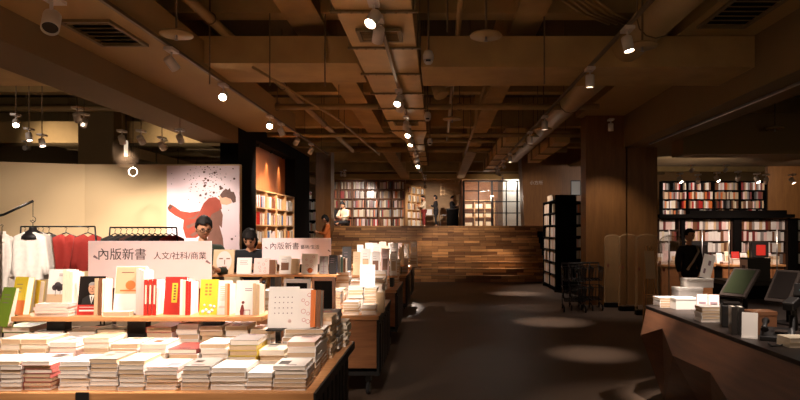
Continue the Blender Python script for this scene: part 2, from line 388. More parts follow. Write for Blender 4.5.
person('shopper all in black standing behind the top of the steps by the white tables', (PX(436, 34.0), 34.0, 1.8), rad(-95), READ, 'suit', 'trouser', (10, 0, 0), 'long', 'suit')
person('dark figure standing at the far black counter beside the lit glazed room', (PX(452, 34.9), 34.9, 1.8), rad(70), READ, 'suit', 'trouser', (10, 0, 0), 'short')
ps = person('person in a dark suit with a light shoulder strap standing behind the clear security gates', (PX(689, 11.4), 11.4, 0), rad(10), None, 'suit', 'suit', (0, 0, 20), 'short', 'suit', False, None, .95)
MB().tube([(.13, -.06, 1.42), (.10, -.165, 1.33), (-.02, -.185, 1.15), (-.14, -.17, .98)], .022, 8).build('shoulder_strap', 'strap', ps)
# ------------------------------------------------------------------ the shell
struct('floor', MB().box(-13, 17, -3, 40, -.1, 0), 'floor', 'dark brown concrete shop floor with pools of light')
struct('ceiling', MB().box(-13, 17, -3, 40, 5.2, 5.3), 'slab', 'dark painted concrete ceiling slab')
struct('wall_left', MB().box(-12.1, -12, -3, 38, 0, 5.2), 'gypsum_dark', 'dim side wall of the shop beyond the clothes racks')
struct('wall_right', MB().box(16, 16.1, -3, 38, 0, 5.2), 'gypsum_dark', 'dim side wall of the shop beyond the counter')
struct('wall_back', MB().box(-12, 16, 38, 38.1, 0, 5.2), 'pale_wood', 'far end wall of the upper reading area')
# slab beams and the dropped cross beam
for Y in (5.6, 8.07, 12.6, 16.8, 21.0, 25.3, 29.6):
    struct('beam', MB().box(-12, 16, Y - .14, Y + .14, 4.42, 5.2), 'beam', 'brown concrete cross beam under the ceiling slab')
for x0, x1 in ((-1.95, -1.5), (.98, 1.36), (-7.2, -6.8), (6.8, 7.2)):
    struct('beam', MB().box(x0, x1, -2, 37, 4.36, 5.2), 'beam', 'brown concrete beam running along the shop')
struct('beam', MB().box(-11.9, -4.75, 8.05, 9.1, 3.76, 4.16).box(-4.05, -1.04, 8.05, 9.1, 3.81, 4.16).box(-.22, 4.1, 8.05, 9.1, 3.76, 4.16), 'beam', 'wide dropped cross beam over the near tables')
struct('beam', MB().box(-11.9, -4.55, 14.6, 15.2, 3.7, 4.2), 'beam', 'dropped cross beam above the clothes racks')
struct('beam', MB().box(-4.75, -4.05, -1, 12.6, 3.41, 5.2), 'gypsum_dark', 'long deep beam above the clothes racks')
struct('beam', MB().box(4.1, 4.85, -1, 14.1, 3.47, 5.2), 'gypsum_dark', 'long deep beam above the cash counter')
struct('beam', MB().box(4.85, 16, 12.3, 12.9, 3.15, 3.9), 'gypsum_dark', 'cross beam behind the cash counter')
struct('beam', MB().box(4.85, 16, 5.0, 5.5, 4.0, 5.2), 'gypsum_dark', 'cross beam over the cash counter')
struct('ceiling_panel', MB().box(-4.05, -3.03, -1, 13.2, 3.73, 3.80).box(-3.09, -3.03, -1, 13.2, 3.80, 4.1), 'gypsum', 'dropped plaster ceiling strip with an air vent')
struct('ceiling_panel', MB().box(3.1, 4.1, -1, 14, 4.17, 4.25).box(3.1, 3.16, -1, 14, 4.25, 4.6), 'gypsum', 'dropped plaster ceiling strip above the counter side')
struct('ceiling_panel', MB().box(4.85, 16, 12.9, 23, 4.0, 4.08), 'gypsum_dark', 'low ceiling above the bookcases behind the counter')
# wall of the clothes shop
struct('wall_side', MB().prism([(-9.6, 11.6), (-7.1, 12.5), (-3.98, 12.5), (-3.98, 12.62), (-7.14, 12.62), (-9.65, 11.72)], 0, 2.97, XY), 'cream', 'cream wall behind the clothes racks')
struct('pillar', MB().box(-8.1, -7.3, 14.0, 14.7, 0, 5.2), 'gypsum_dark', 'dark square column behind the cream wall')
struct('wall_black', MB().box(-4.42, -4.05, 12.62, 13.84, 0, 3.95).box(-4.42, -4.05, 17.6, 19.6, 0, 3.95).box(-4.42, -4.05, 13.84, 17.6, 3.65, 3.95).box(-4.42, -4.36, 13.84, 17.6, 0, 3.65), 'black_matte', 'black surround of the side bookcase')
struct('trim_1', MB().box(-4.36, -4.33, 13.84, 17.6, 2.6, 3.65), 'back_wood', 'wood panel lit by three small lights over the side bookcase')
struct('pillar', MB().box(-4.25, -3.72, 21.6, 22.3, 0, 5.2), 'pillar_wood', 'wood clad pillar beside the steps')
struct('pillar', MB().box(3.26, 4.14, 13.7, 14.2, 0, 4.6), 'pillar_wood', 'broad wood clad pillar under the long beam', .004)
struct('pillar', MB().box(4.18, 4.84, 13.72, 14.2, 0, 3.47), 'pillar_wood', 'second wood clad face of the pillar under the beam', .004)
# steps up to the reading area
mb = MB()
for k in range(9): mb.box(-3.75, 3.5, 19.7 + .32 * k, 22.6, .2 * k, .2 * (k + 1))
struct('stairs', mb, 'parquet', 'wide wooden bleacher steps clad in parquet strips')
struct('floor_upper', MB().box(-12, 12, 22.6, 38, 1.6, 1.8), 'parquet', 'raised floor of the reading area')
struct('wall_riser', MB().box(-12, -3.75, 22.5, 22.6, 0, 1.8).box(3.5, 12, 23.6, 23.7, 0, 1.6), 'black_matte', 'dark face of the raised floor')
# leaning wooden pillar with white lettering, and what stands right of it
p = struct('pillar', MB().add([(3.34, 24, 1.8), (4.75, 24, 1.8), (4.75, 25, 1.8), (3.34, 25, 1.8), (3.20, 24, 4.9), (4.75, 24, 4.9), (4.75, 25, 4.9), (3.20, 25, 4.9)],
    [(0, 3, 2, 1), (4, 5, 6, 7), (0, 1, 5, 4), (1, 2, 6, 5), (2, 3, 7, 6), (3, 0, 4, 7)]), 'pillar_wood', 'wood clad pillar with white lettering at the top of the steps')
lettering('小方所', .17, 'lamp_white', p, (3.79, 23.985, 3.46))
struct('wall_wood', MB().box(4.75, 5.2, 24.4, 24.6, 0, 4.9).box(6.0, 6.3, 24.4, 24.6, 0, 4.9).box(5.2, 6.0, 24.4, 24.6, 0, 3.0).box(5.2, 6.0, 24.4, 24.6, 3.6, 4.9), 'pillar_wood', 'wood wall beside the lettered pillar')
w2 = struct('window_2', MB().box(5.2, 6.0, 24.42, 24.5, 3.0, 3.04).box(5.2, 6.0, 24.42, 24.5, 3.56, 3.6).box(5.2, 5.24, 24.42, 24.5, 3.04, 3.56).box(5.96, 6.0, 24.42, 24.5, 3.04, 3.56).box(5.58, 5.62, 24.42, 24.5, 3.04, 3.56), 'black_metal', 'small window high beside the lettered pillar')
MB().box(5.24, 5.96, 24.45, 24.46, 3.04, 3.56).build('window_pane', 'frost', w2)
struct('wall_wood', MB().box(12.15, 16, 22.9, 23.1, 0, 4.0), 'pillar_wood', 'wood wall beside the tall black bookcase')
# glazed room
x0, x1, zb, zt, Y = 1.36, 4.85, 1.8, 4.28, 33.0
mb = MB()
cols = [1.36, 2.15, 2.86, 3.62, 4.20, 4.85]
for i, c in enumerate(cols):
    w = .05 if i in (0, 2, 4) else .03
    mb.box(c - w, c + w, Y - .06, Y + .04, zb, zt)
for z in (zb + .03, 2.55, 3.15, 3.72, zt - .03):
    for a, b in zip(cols, cols[1:]): mb.box(a + .03, b - .03, Y - .05, Y + .03, z - (.025 if 2 < z < 4.2 else .04), z + (.025 if 2 < z < 4.2 else .04))
w1 = struct('window_1', mb, 'black_metal', 'black gridded glass front of the lit room above the steps')
for i, (a, b) in enumerate(zip(cols, cols[1:])): MB().box(a, b, Y - .012, Y - .004, zb, zt).build('window_pane', 'glass', w1)
struct('wall_room', MB().box(1.3, 3.5, 36.4, 36.5, 1.8, 4.6).box(1.22, 1.3, 33.05, 36.5, 1.8, 4.6), 'shelf_wood', 'back wall of the lit room')
struct('wall_room', MB().box(3.56, 5.6, 34.0, 34.1, 1.8, 4.6), 'grey_wall', 'pale grey wall inside the lit room')
struct('trim_2', MB().box(-6.3, 5.2, 32.7, 33.1, 4.32, 4.6), 'beam', 'brown header above the glazed room and far bookcase')
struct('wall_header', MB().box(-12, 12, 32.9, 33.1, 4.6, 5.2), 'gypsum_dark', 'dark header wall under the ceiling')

# ------------------------------------------------------------------ ducts, pipes, vents
def duct(name, label, x0, x1, z0, z1, ya, yb, step, xa=None):
    t = thing(name, label, 'air duct', ((x0 + x1) / 2, ya, z0)); cx = (x0 + x1) / 2
    w = (x1 - x0) / 2; h = z1 - z0; L = yb - ya
    MB().box(-w, w, 0, L, 0, h).build('duct_body', 'duct', t, .01)
    k = step * .5
    while k < L:
        mb = MB(); a = .02
        mb.box(-w - .05, w + .05, k - .022, k + .022, -.022, -.001).box(-w - a, -w - .001, k - .022, k + .022, -.001, h).box(w + .001, w + a, k - .022, k + .022, -.001, h)
        for i in range(7): mb.lathe([(.010, -.03), (.010, -.022)], 6, Matrix.Translation((-w + (i + .5) * 2 * w / 7, k, 0)))
        for sx in (-w - .035, w + .035): mb.tube([(sx, k, -.03), (sx, k, 5.2 - z0)], .006, 5)
        mb.build('flange', 'flange', t); k += step
    return t
duct('air_duct', 'wide rectangular air duct with flanges above the middle of the aisle', -1.01, -.25, 3.80, 4.22, .6, 13.7, 1.22)
mb = MB(); mb.add([(-1.01, 13.7, 3.80), (-.25, 13.7, 3.80), (-.25, 13.7, 4.22), (-1.01, 13.7, 4.22), (-.82, 15.4, 3.86), (-.36, 15.4, 3.86), (-.36, 15.4, 4.16), (-.82, 15.4, 4.16)],
    [(3, 2, 1, 0), (4, 5, 6, 7), (0, 1, 5, 4), (1, 2, 6, 5), (2, 3, 7, 6), (3, 0, 4, 7)])
tag(mb.build('duct_reducer', 'duct'), 'tapered duct piece joining the wide duct to the narrow one', 'air duct')
duct('air_duct', 'narrow far end of the middle air duct beyond its taper', -.82, -.36, 3.86, 4.16, 15.4, 21.5, 1.3)
duct('air_duct', 'narrow rectangular duct turning above the right side of the steps', 1.66, 2.14, 3.79, 4.15, 15.2, 22.8, 1.5)
duct('air_duct', 'short box duct hanging in front of the broad wood pillar', 2.74, 3.1, 3.7, 3.97, 14.6, 19.0, 1.4)
def pipe(label, path, r, hang=(), name='pipe'):
    t = thing(name, label, 'pipe', path[0]); b = Vector(path[0])
    MB().tube([Vector(p) - b for p in path], r, 12).build('pipe_run', 'pipe', t)
    for i, (x, y, z) in enumerate(hang):
        mb = MB(); mb.tube([Vector((x, y, z)) - b, Vector((x, y, 5.2)) - b], .009, 6)
        mb.tube([Vector((x + (r + .012) * math.cos(a), y, z + (r + .012) * math.sin(a))) - b for a in [q * math.pi / 6 for q in range(12)]], .008, 5, True)
        mb.build('hanger', 'rod', t)
pipe('big round duct pipe running along the shop right of the lamp track', [(2.45, 1, 4.02), (2.45, 20, 4.02)], .20, [(2.45, y, 4.02) for y in (4, 7, 11.5, 16)])
pipe('round pipe running along the shop beside the left lamp track', [(-2.75, 2, 4.2), (-2.75, 20, 4.2)], .06, [(-2.75, y, 4.2) for y in (5, 7.5, 11, 15)])
pipe('cross pipe hung just beyond the dropped cross beam', [(-4.0, 11.6, 3.95), (-1.2, 11.6, 3.95), (1.1, 11.6, 3.95), (3.0, 11.6, 3.95)], .055, [(-3, 11.6, 3.95), (.4, 11.6, 3.95)])
pipe('cross pipe hung over the middle of the shop beyond the first', [(-4.0, 14.6, 3.88), (4.0, 14.6, 3.88)], .05, [(-2.2, 14.6, 3.88), (.6, 14.6, 3.88)])
pipe('cross pipe hung before the steps under the beams', [(-4.0, 18.2, 4.27), (4.2, 18.2, 4.27)], .07, [(-2.2, 18.2, 4.27), (1.2, 18.2, 4.27)])
pipe('fat cross pipe hung low above the lower steps', [(-4.0, 20.3, 4.28), (4.2, 20.3, 4.28)], .10, [(-2.6, 20.3, 4.28), (1.2, 20.3, 4.28)])
pipe('thin sprinkler pipe along the shop just left of the aisle', [(.26, 3, 4.25), (.26, 18, 4.25)], .035, [(.26, y, 4.25) for y in (6, 10, 13)])
pipe('thin sprinkler pipe along the shop over the aisle beside the beam', [(.78, 9.4, 4.05), (.78, 12.6, 4.05), (.78, 12.8, 3.85), (.78, 18, 3.85)], .03, [(.78, 10, 4.05), (.78, 15, 3.85)])
pipe('thin slanting conduit between the left track and the middle duct', [(-2.35, 7.9, 3.72), (-1.85, 11.6, 3.70), (-1.6, 17, 3.70)], .018, [(-1.85, 11.6, 3.70)])
pipe('curved flexible pipe bending down over the aisle behind the cross beam', [(.05, 9.6, 3.72), (.0, 9.65, 3.86), (.1, 9.7, 3.98), (.3, 9.7, 4.02), (.75, 9.7, 4.02)], .11, [(.5, 9.7, 4.02)])
for i in range(5):
    pipe(f'{ORD[i]} of five conduits bending over the aisle, counted from the middle duct', [(1.05 + .09 * i, 5.9, 4.34), (1.25 + .10 * i, 6.9, 4.3), (1.75 + .1 * i, 7.6, 4.3), (2.2 + .1 * i, 8.0, 4.3)], .018, (), 'conduit')
for i, (y, z) in enumerate(((13.6, 4.3), (16.0, 4.25), (18.5, 4.2), (21.5, 4.28))):
    pipe(f'{ORD[i]} cross pipe over the clothes shop behind the cream wall, counted from the front', [(-11.9, y, z), (-4.9, y, z)], .07 + .03 * (i % 2), [(-9, y, z), (-6, y, z)])
for i, x in enumerate((-9.2, -6.1)):
    duct('air_duct', ['rectangular duct over the far corner of the clothes shop', 'rectangular duct over the clothes racks'][i], x - .4, x + .4, 3.75, 4.05, 15.4, 30, 1.6)
# thin hanging rods of the cross beam and strips
for x, y, lab in ((-2.9, 7.9, 'thin steel rod hanging beside the left lamp track before the cross beam'), (-2.15, 7.95, 'thin steel rod hanging before the cross beam near the slanting conduit'), (-1.45, 7.98, 'thin steel rod hanging before the cross beam beside the middle duct'), (.10, 6.6, 'thin steel rod above the near dome camera'), (1.35, 7.9, 'thin steel rod hanging before the cross beam over the aisle')):
    tag(MB().tube([(x, y, 3.5 if 'dome' not in lab else 3.75), (x, y, 5.2)], .010, 6).build('hanging_rod', 'rod'), lab, 'rod')
def vent(label, c, w, d):
    t = thing('ceiling_vent', label, 'air vent', c)
    mb = MB(); mb.box(-w, w, -d, -d + .04, -.03, 0).box(-w, w, d - .04, d, -.03, 0).box(-w, -w + .04, -d + .04, d - .04, -.03, 0).box(w - .04, w, -d + .04, d - .04, -.03, 0)
    mb.build('vent_frame', 'flange', t)
    mb = MB(); n = 6
    for i in range(n): mb.obox((0, -d + .04 + (i + .5) * (2 * d - .08) / n, -.015), (2 * w - .09, .035, .006), (rad(35), 0, 0))
    mb.build('louver', 'pipe', t)
    MB().box(-w + .05, w - .05, -d + .05, d - .05, -.004, -.001).build('backing', 'black_matte', t)
vent('square air vent on the dropped strip above the front book table', (-3.5, 6.55, 3.729), .26, .42)
vent('air vent under the middle duct behind the first lamps', (-.63, 6.75, 3.776), .24, .2)
vent('air vent on the strip above the counter side', (3.5, 7.2, 4.169), .3, .5)
vent('air vent under the middle duct near its taper', (-.63, 12.3, 3.776), .24, .2)
def disc(label, x, y, z, up):
    t = thing('sprinkler', label, 'sprinkler', (x, y, z))
    MB().lathe([(.16, 0), (.165, .012), (.15, .03), (.05, .055), (.02, .06)], 28).build('heat_plate', 'pipe', t)
    MB().tube([(0, 0, .06), (0, 0, up)], .012, 8).build('drop_pipe', 'rod', t)
    MB().lathe([(.008, -.05), (.02, -.045), (.008, -.03), (.012, 0)], 10).build('sprinkler_head', 'steel', t)
disc('sprinkler with a round plate hanging by the left lamp track', -2.65, 6.3, 3.62, 1.58)
disc('sprinkler with a round plate hanging over the aisle before the cross beam', .49, 6.35, 3.62, 1.58)
disc('sprinkler with a round plate near the first lamp of the right track', 2.2, 6.7, 3.62, 1.58)
disc('sprinkler with a round plate above the bookcases behind the counter', 6.5, 12.0, 3.6, 1.6)
disc('small sprinkler with a round plate beyond the cross beam over the aisle', .25, 11.0, 3.6, 1.6)
disc('small sprinkler with a round plate near the box duct', 2.0, 11.8, 3.55, 1.65)
def dome(label, x, y, z):
    t = thing('dome_camera', label, 'camera', (x, y, z))
    MB().lathe([(.025, .10), (.045, .09), (.06, .05), (.062, .015), (.057, -.008)], 20).build('housing', 'lamp_white', t)
    MB().lathe([(.055, -.009), (.05, -.036), (.033, -.056), (.0005, -.064)], 20).build('camera_dome', 'lamp_white', t)
    mb = MB(); mb.obox((0, -.048, -.025), (.055, .02, .025), (rad(20), 0, 0)); mb.build('lens', 'black', t)
    MB().tube([(0, 0, .10), (0, 0, 5.2 - z)], .011, 8).build('drop_pipe', 'rod', t)
dome('white dome camera hanging nearest over the aisle', -.11, 7.1, 3.6)
dome('white dome camera hanging beyond the cross beam, middle one of three in line', -.18, 10.8, 3.60)
dome('white dome camera farthest along the row beside the middle duct', -.18, 13.9, 3.60)

# ------------------------------------------------------------------ lamp tracks and spotlights
def track(label, x, z, ya, yb, hang):
    t = thing('lamp_track', label, 'lamp track', (x, ya, z))
    MB().box(-.018, .018, 0, yb - ya, 0, .035).build('track_rail', 'steel' if 'bright' in label else 'rod', t)
    for y in hang: MB().tube([(0, y - ya, .035), (0, y - ya, 5.2 - z)], .007, 6).build('hanger', 'rod', t)
TZ = 3.70
track('lamp track under the middle duct', -.575, TZ, 1, 30, (23, 26, 29))
track('lamp track along the edge of the dropped strip on the book table side', -3.0, TZ - .01, 1, 17, (14, 16))
track('lamp track over the aisle on the counter side', 1.92, TZ, 4.5, 21, (6, 9.5, 12, 14.8))
PWR = 1.7
def lamp(label, x, y, z, aim, lit='lit', power=0, size=60, big=1.0, hang=0, group=None, r=.055, blend=.7, col=(1, .83, .71)):
    t = thing('track_spotlight', label, 'spotlight', (x, y, z), 0, group); s = big
    MB().box(-.05 * s, .05 * s, -.09 * s, .09 * s, -.035, -.001).build('mount', 'lamp_white', t)
    c = Vector((0, 0, -.16 * s)); d = (Vector(aim) - Vector((x, y, z)) - c).normalized()
    MB().tube([(0, 0, -.035), (0, 0, -.10 * s), c - d * .03 * s], .012 * s, 8).build('stem', 'lamp_white', t)
    q = d.to_track_quat('Z', 'Y').to_matrix().to_4x4(); m = Matrix.Translation(c) @ q
    MB().lathe([(.0005, -.075 * s), (r * .8 * s, -.072 * s), (r * s, -.06 * s), (r * s, .085 * s), (r * .92 * s, .085 * s), (r * .90 * s, .062 * s)], 20, m, cap=False).build('lamp_head', 'lamp_white', t)
    MB().lathe([(.0005, .068 * s), (r * .86 * s, .068 * s)], 20, m, cap=False).build('lens', {'lit': 'lens_lit', 'dim': 'lens_dim', 'off': 'lens_off'}[lit], t)
    if power:
        L = bpy.data.lights.new('spot', 'SPOT'); L.energy = power * PWR; L.spot_size = rad(size); L.spot_blend = blend; L.shadow_soft_size = .045; L.color = col
        o = bpy.data.objects.new('lamp_light', L); COL.objects.link(o)
        o.location = Vector((x, y, z)) + c + d * .10 * s; o.rotation_euler = d.to_track_quat('-Z', 'Y').to_euler()
    return t
mid = [(1.6, (-1.5, 4.0, 1.0), 'off', 125, 44), (3.9, (-2.3, 3.7, .9), 'lit', 240, 46), (4.6, (-1.05, 6.6, 1.0), 'off', 380, 20), (5.55, (-1.7, 3.85, .9), 'lit', 420, 38), (6.0, (-1.4, 9.1, 1.0), 'off', 300, 22), (9.1, (-1.4, 6.9, .9), 'lit', 520, 22), (9.5, (-1.35, 12.0, 1.0), 'off', 330, 20), (11.2, (-1.25, 14.2, 1.0), 'off', 420, 18),  # first, third and last on this line are added lamps to front-light books
       (12.2, (-1.4, 9.7, .9), 'lit', 480, 22), (13.4, (-1.35, 12.3, .9), 'lit', 480, 20), (15.6, (-.6, 21.0, 1.2), 'off', 80, 52), (16.9, (-3.0, 20.6, 1.0), 'off', 170, 62), (18.2, (-1.2, 14.5, .9), 'lit', 800, 22), (19.4, (.8, 21.4, 1.0), 'off', 95, 62), (27.5, (-2.9, 32.9, 2.2), 'lit', 240, 32)]  # fourth on this line is an added lamp brightening the left steps
for i, (y, aim, st, pw, sz) in enumerate(mid):
    lamp(f"white spotlight of the part-added row under the middle duct, {ORD[i]} along its track from the near end", -.575, y, TZ, aim, st, pw, sz)
lamp('big white spotlight mounted close by on the dropped strip over the front table', -3.45, 5.55, 3.73, (-2.6, 3.6, .9), 'off', 110, 52, 1.35)
lamp('added spotlight on the dropped strip turned to the grey sweater', -3.45, 4.2, 3.73, (-5.6, 8.7, 1.2), 'off', 700, 34)  # added lamp out of view, lights the sweater from the front
lamp('added spotlight on the dropped strip nearest the entrance, turned to the near table', -3.45, 1.8, 3.73, (-2.4, 4.2, 1.0), 'off', 110, 44)  # added lamp out of view, lights the upright covers
lamp('added spotlight of the near side track turned to the second table', -3.0, 4.6, TZ - .01, (-2.2, 7.4, 1.1), 'off', 240, 26)  # added lamp overhead out of view, fills the second table and shoppers' faces
lamp('spotlight of the side track turned to the third table', -3.0, 7.0, TZ - .01, (-1.7, 9.5, 1.0), 'off', 380, 18)
lamp('glowing spotlight before the cross beam on the track over the front table', -3.0, 8.7, TZ - .01, (-2.3, 4.2, .9), 'lit', 170, 36)
lamp('glowing spotlight beyond the cross beam on the side track', -3.0, 11.1, TZ - .01, (-2.2, 6.9, .9), 'lit', 240, 20)
lamp('dark-faced spotlight just beyond the second glowing one on the side track', -3.0, 11.9, TZ - .01, (-1.9, 12.5, .9), 'off', 120, 55)
lamp('spotlight turned away near the far end of the side track', -3.0, 14.7, TZ - .01, (-4.2, 15.6, 1.9), 'off', 130, 75)
lamp('glowing spotlight over the aisle near the dropped strip end, second last of the side track', -3.0, 13.2, TZ - .01, (-4.3, 15.0, 2.1), 'off', 120, 75)
for i, (y, ty, pw, st, sz) in enumerate(((3.4, 4.6, 130, 'off', 34), (4.8, 5.75, 380, 'off', 25), (6.3, 6.0, 200, 'lit', 24), (7.86, 8.3, 140, 'lit', 23), (11.2, 11.2, 150, 'dim', 27), (13.0, 13.2, 20, 'dim', 30), (16.6, 16.2, 190, 'dim', 26), (20.2, 20.6, 170, 'dim', 36))):  # first two are added lamps out of view to brighten the counter
    lamp(f"white cylinder spotlight of the part-added row over the aisle, {ORD[i]} from the near end of its track", 1.92, y, TZ, ((2.36 if i else 2.5, ty, 1.0) if i < 3 else (2.05, ty - .01, 0)), st, pw, sz, blend=1.0)
lamp('white spotlight above the steps aimed at the lettered pillar', 2.05, 21.0, 3.7, (3.6, 24, 2.6), 'off', 50, 50)
lamp('added spotlight on the counter side track turned to the black bookcase before the steps', 1.92, 18.3, TZ, (3.1, 17.6, 1.4), 'off', 70, 70)  # extra lamp added so the books on the bookcase side catch light
lamp('small spotlight in front of the glazed room over the top of the steps', 3.0, 29.0, 4.2, (3.0, 33, 2.6), 'dim', 60, 70)
track('bright-edged lamp track fixed under the long beam above the cash counter', 4.42, 3.43, 3, 13.0, ())
# lamps over the counter and in front of the bookcases behind it
for i, (px, py, Y, tx) in enumerate(((680, 176, 15.2, 6.6), (698, 177, 15.2, 7.2), (717, 175, 15.2, 7.6), (738, 174, 15.0, 7.9), (757, 176, 15.2, 8.3), (766, 177, 15.2, 9.0), (792, 177, 15.2, 9.6))):
    lamp(f"small glowing spotlight before the black bookcases behind the counter, {ORD[i]} from the pillar", PX(px, Y), Y, PZ(py - 3, Y), ((tx, 17.6, 1.25) if i % 2 else (tx, 14.2, .85)), 'lit', 46 if i % 2 else 12, 70 if i % 2 else 60, 1.0, col=(1, .76, .62))
lamp('spotlight aimed away to the tall black bookcase, nearer the pillar', 7.6, 18.6, 3.6, (7.6, 23, 2.5), 'off', 120, 90)
lamp('spotlight aimed away to the tall black bookcase, nearer the wood wall', 8.6, 18.6, 3.6, (9.6, 23, 2.5), 'off', 120, 90)
lamp('added spotlight of the low ceiling turned to the wood wall beside the tall bookcase', 12.0, 19.5, 3.99, (12.9, 22.9, 2.6), 'off', 60, 70)  # added lamp, lifts the otherwise dark wood wall
for i, x in enumerate((5.9, 6.9, 7.7)):
    lamp(f'added spotlight behind the cross beam over the tables behind the counter, {ORD[i]} from the pillar', x, 13.15, 3.99, (x, 14.95, 1.0), 'off', 130, 52, col=(1, .80, .68))  # added lamps half hidden by the beam, front-light the display tables
lamp('shaded spotlight high over the cash counter', 4.0 - .35, 5.9, 4.17, (2.5, 5.6, .9), 'off', 90, 40)
lamp('shaded spotlight over the near end of the cash counter', 4.0 - .35, 4.4, 4.17, (2.6, 4.3, .9), 'off', 70, 50)
lamp('small added white spotlight fixed beside the broad wood pillar', 3.5, 12.6, 3.9, (3.7, 13.3, 1.0), 'off', 40, 80)  # added lamp that brings out the pillar and the gates
# far platform
lamp('glowing spotlight above the reader on the steps', -3.3, 22.0, 3.78, (-3.5, 23.8, 2.0), 'lit', 150, 46)
lamp('white spotlight beside the far bookcase, turned to its shelves', -4.2, 27.0, 4.2, (-4.4, 33, 2.5), 'off', 300, 38)
lamp('white spotlight near the slanted far shelf', -.6, 30, 4.3, (-.6, 35.5, 2.3), 'lit', 330, 46)
# clothes shop lamps
shop = [(16, 114, 10.7, (-5.9, 8.7, 1.3), 'lit', 170, 60), (29, 128, 11.0, (-6.6, 10.6, .9), 'dim', 60, 60), (42, 134, 11.2, (-6.3, 10.7, .9), 'dim', 60, 60), (77, 107, 9.6, (-6.4, 12.4, 1.0), 'off', 115, 70),
        (84, 113, 9.9, (-7.6, 12.4, 1.0), 'off', 85, 75), (122, 130, 10.2, (-5.7, 12.5, 1.0), 'off', 120, 64), (141, 130, 10.0, (-4.9, 12.5, 1.6), 'off', 50, 56), (162, 137, 10.6, (-4.6, 12.5, 1.7), 'off', 42, 60), (180, 129, 9.8, (-4.5, 12.5, 1.8), 'off', 42, 60)]
for i, (px, py, Y, aim, st, pw, sz) in enumerate(shop):
    lamp(f"small white spotlight hung above the clothes racks, {ORD[i]} counting towards the tall poster", PX(px, Y), Y, min(3.68, PZ(py, Y)), aim, st, pw, sz, .95, col=(1, .84, .70))
    x = PX(px, Y); z = min(3.68, PZ(py, Y))
    tag(MB().tube([(x, Y, z), (x, Y, 5.2)], .008, 6).build('hanging_rod', 'rod'), f'thin rod carrying the {ORD[i]} small spotlight above the clothes racks', 'rod')
lamp('added spotlight beyond the cream wall turned to the far ducts, nearer the corner', -9.0, 13.6, 3.6, (-8.6, 22, 4.1), 'off', 22, 100)  # added fill lamp for the ducts above the shop
lamp('added spotlight beyond the cream wall turned to the far ducts, nearer the poster', -5.9, 13.4, 3.6, (-6.3, 22, 4.2), 'off', 22, 100)  # second added fill lamp, same ducts from the poster side
lamp('added spotlight hung before the dark column above the cream wall', -7.8, 9.2, 3.6, (-7.9, 14.0, 4.0), 'off', 14, 90)  # added lamp, faintly lights the column and ducts
for i, y in enumerate((14.5, 15.7, 16.9)):
    t = thing('picture_light', f'small light over the side bookcase wood panel, {ORD[i]} of three from the near end', 'lamp', (-4.2, y, 3.645))
    MB().lathe([(.04, -.06), (.045, -.05), (.045, 0)], 16).build('lamp_body', 'black', t)
    MB().lathe([(.0005, -.058), (.036, -.058)], 16, cap=False).build('lens', 'lens_dim', t)
    L = bpy.data.lights.new('spot', 'SPOT'); L.energy = 42; L.spot_size = rad(50); L.spot_blend = .8; L.shadow_soft_size = .02; L.color = (1, .72, .45)
    o = bpy.data.objects.new('lamp_light', L); COL.objects.link(o); o.location = (-4.2, y, 3.57); o.rotation_euler = Vector((-.16, 0, -1)).to_track_quat('-Z', 'Y').to_euler()
# lit room behind the glass
t = thing('pendant_lamp', 'bare glowing bulb hanging inside the glazed room', 'lamp', (3.0, 34.6, 3.55))
MB().lathe([(.0005, -.10), (.06, -.07), (.075, 0), (.05, .06), (.02, .10)], 16).build('bulb', emit('bulb_glow', (255, 220, 170), 30), t)
MB().tube([(0, 0, .10), (0, 0, 1.65)], .008, 6).build('cord', 'black', t)
def point(loc, e, r=.1, col=(1, .8, .58)):
    L = bpy.data.lights.new('point', 'POINT'); L.energy = e; L.shadow_soft_size = r; L.color = col
    o = bpy.data.objects.new('lamp_light', L); COL.objects.link(o); o.location = loc
point((2.5, 34.6, 3.4), 90, .1, (1, .86, .7)); point((4.2, 33.6, 4.3), 70, .1, (1, .95, .85))
t = thing('glass_pendant', 'clear bell shaped glass pendant hanging before the cream wall', 'lamp', (PX(126, 10.8), 10.8, PZ(168, 10.8)))
MB().lathe([(.02, .0), (.12, .03), (.20, .12), (.22, .26), (.215, .50), (.21, .50), (.213, .26), (.19, .13), (.115, .04), (.01, .012)], 28, cap=False).build('glass_bell', 'bell_glass', t)
MB().lathe([(.030, .20), (.032, .22), (.032, .46), (.02, .48)], 14).build('bulb', emit('tube_glow', (255, 230, 200), .5), t)
MB().tube([(0, 0, .48), (0, 0, 5.2 - PZ(168, 10.8))], .008, 6).build('cord', 'black', t)
t = thing('pendant_ring', 'thin pale ring hanging below the glass pendant', 'ring', (PX(133, 11.0), 11.0, PZ(172, 11.0)))
MB().tube([(.075 * math.cos(a * .2618), 0, .075 * math.sin(a * .2618)) for a in range(24)], .011, 8, True).build('ring_band', 'lamp_white', t)
MB().tube([(0, 0, .075), (0, 0, 5.2 - PZ(172, 11.0))], .004, 6).build('cord', 'black', t)
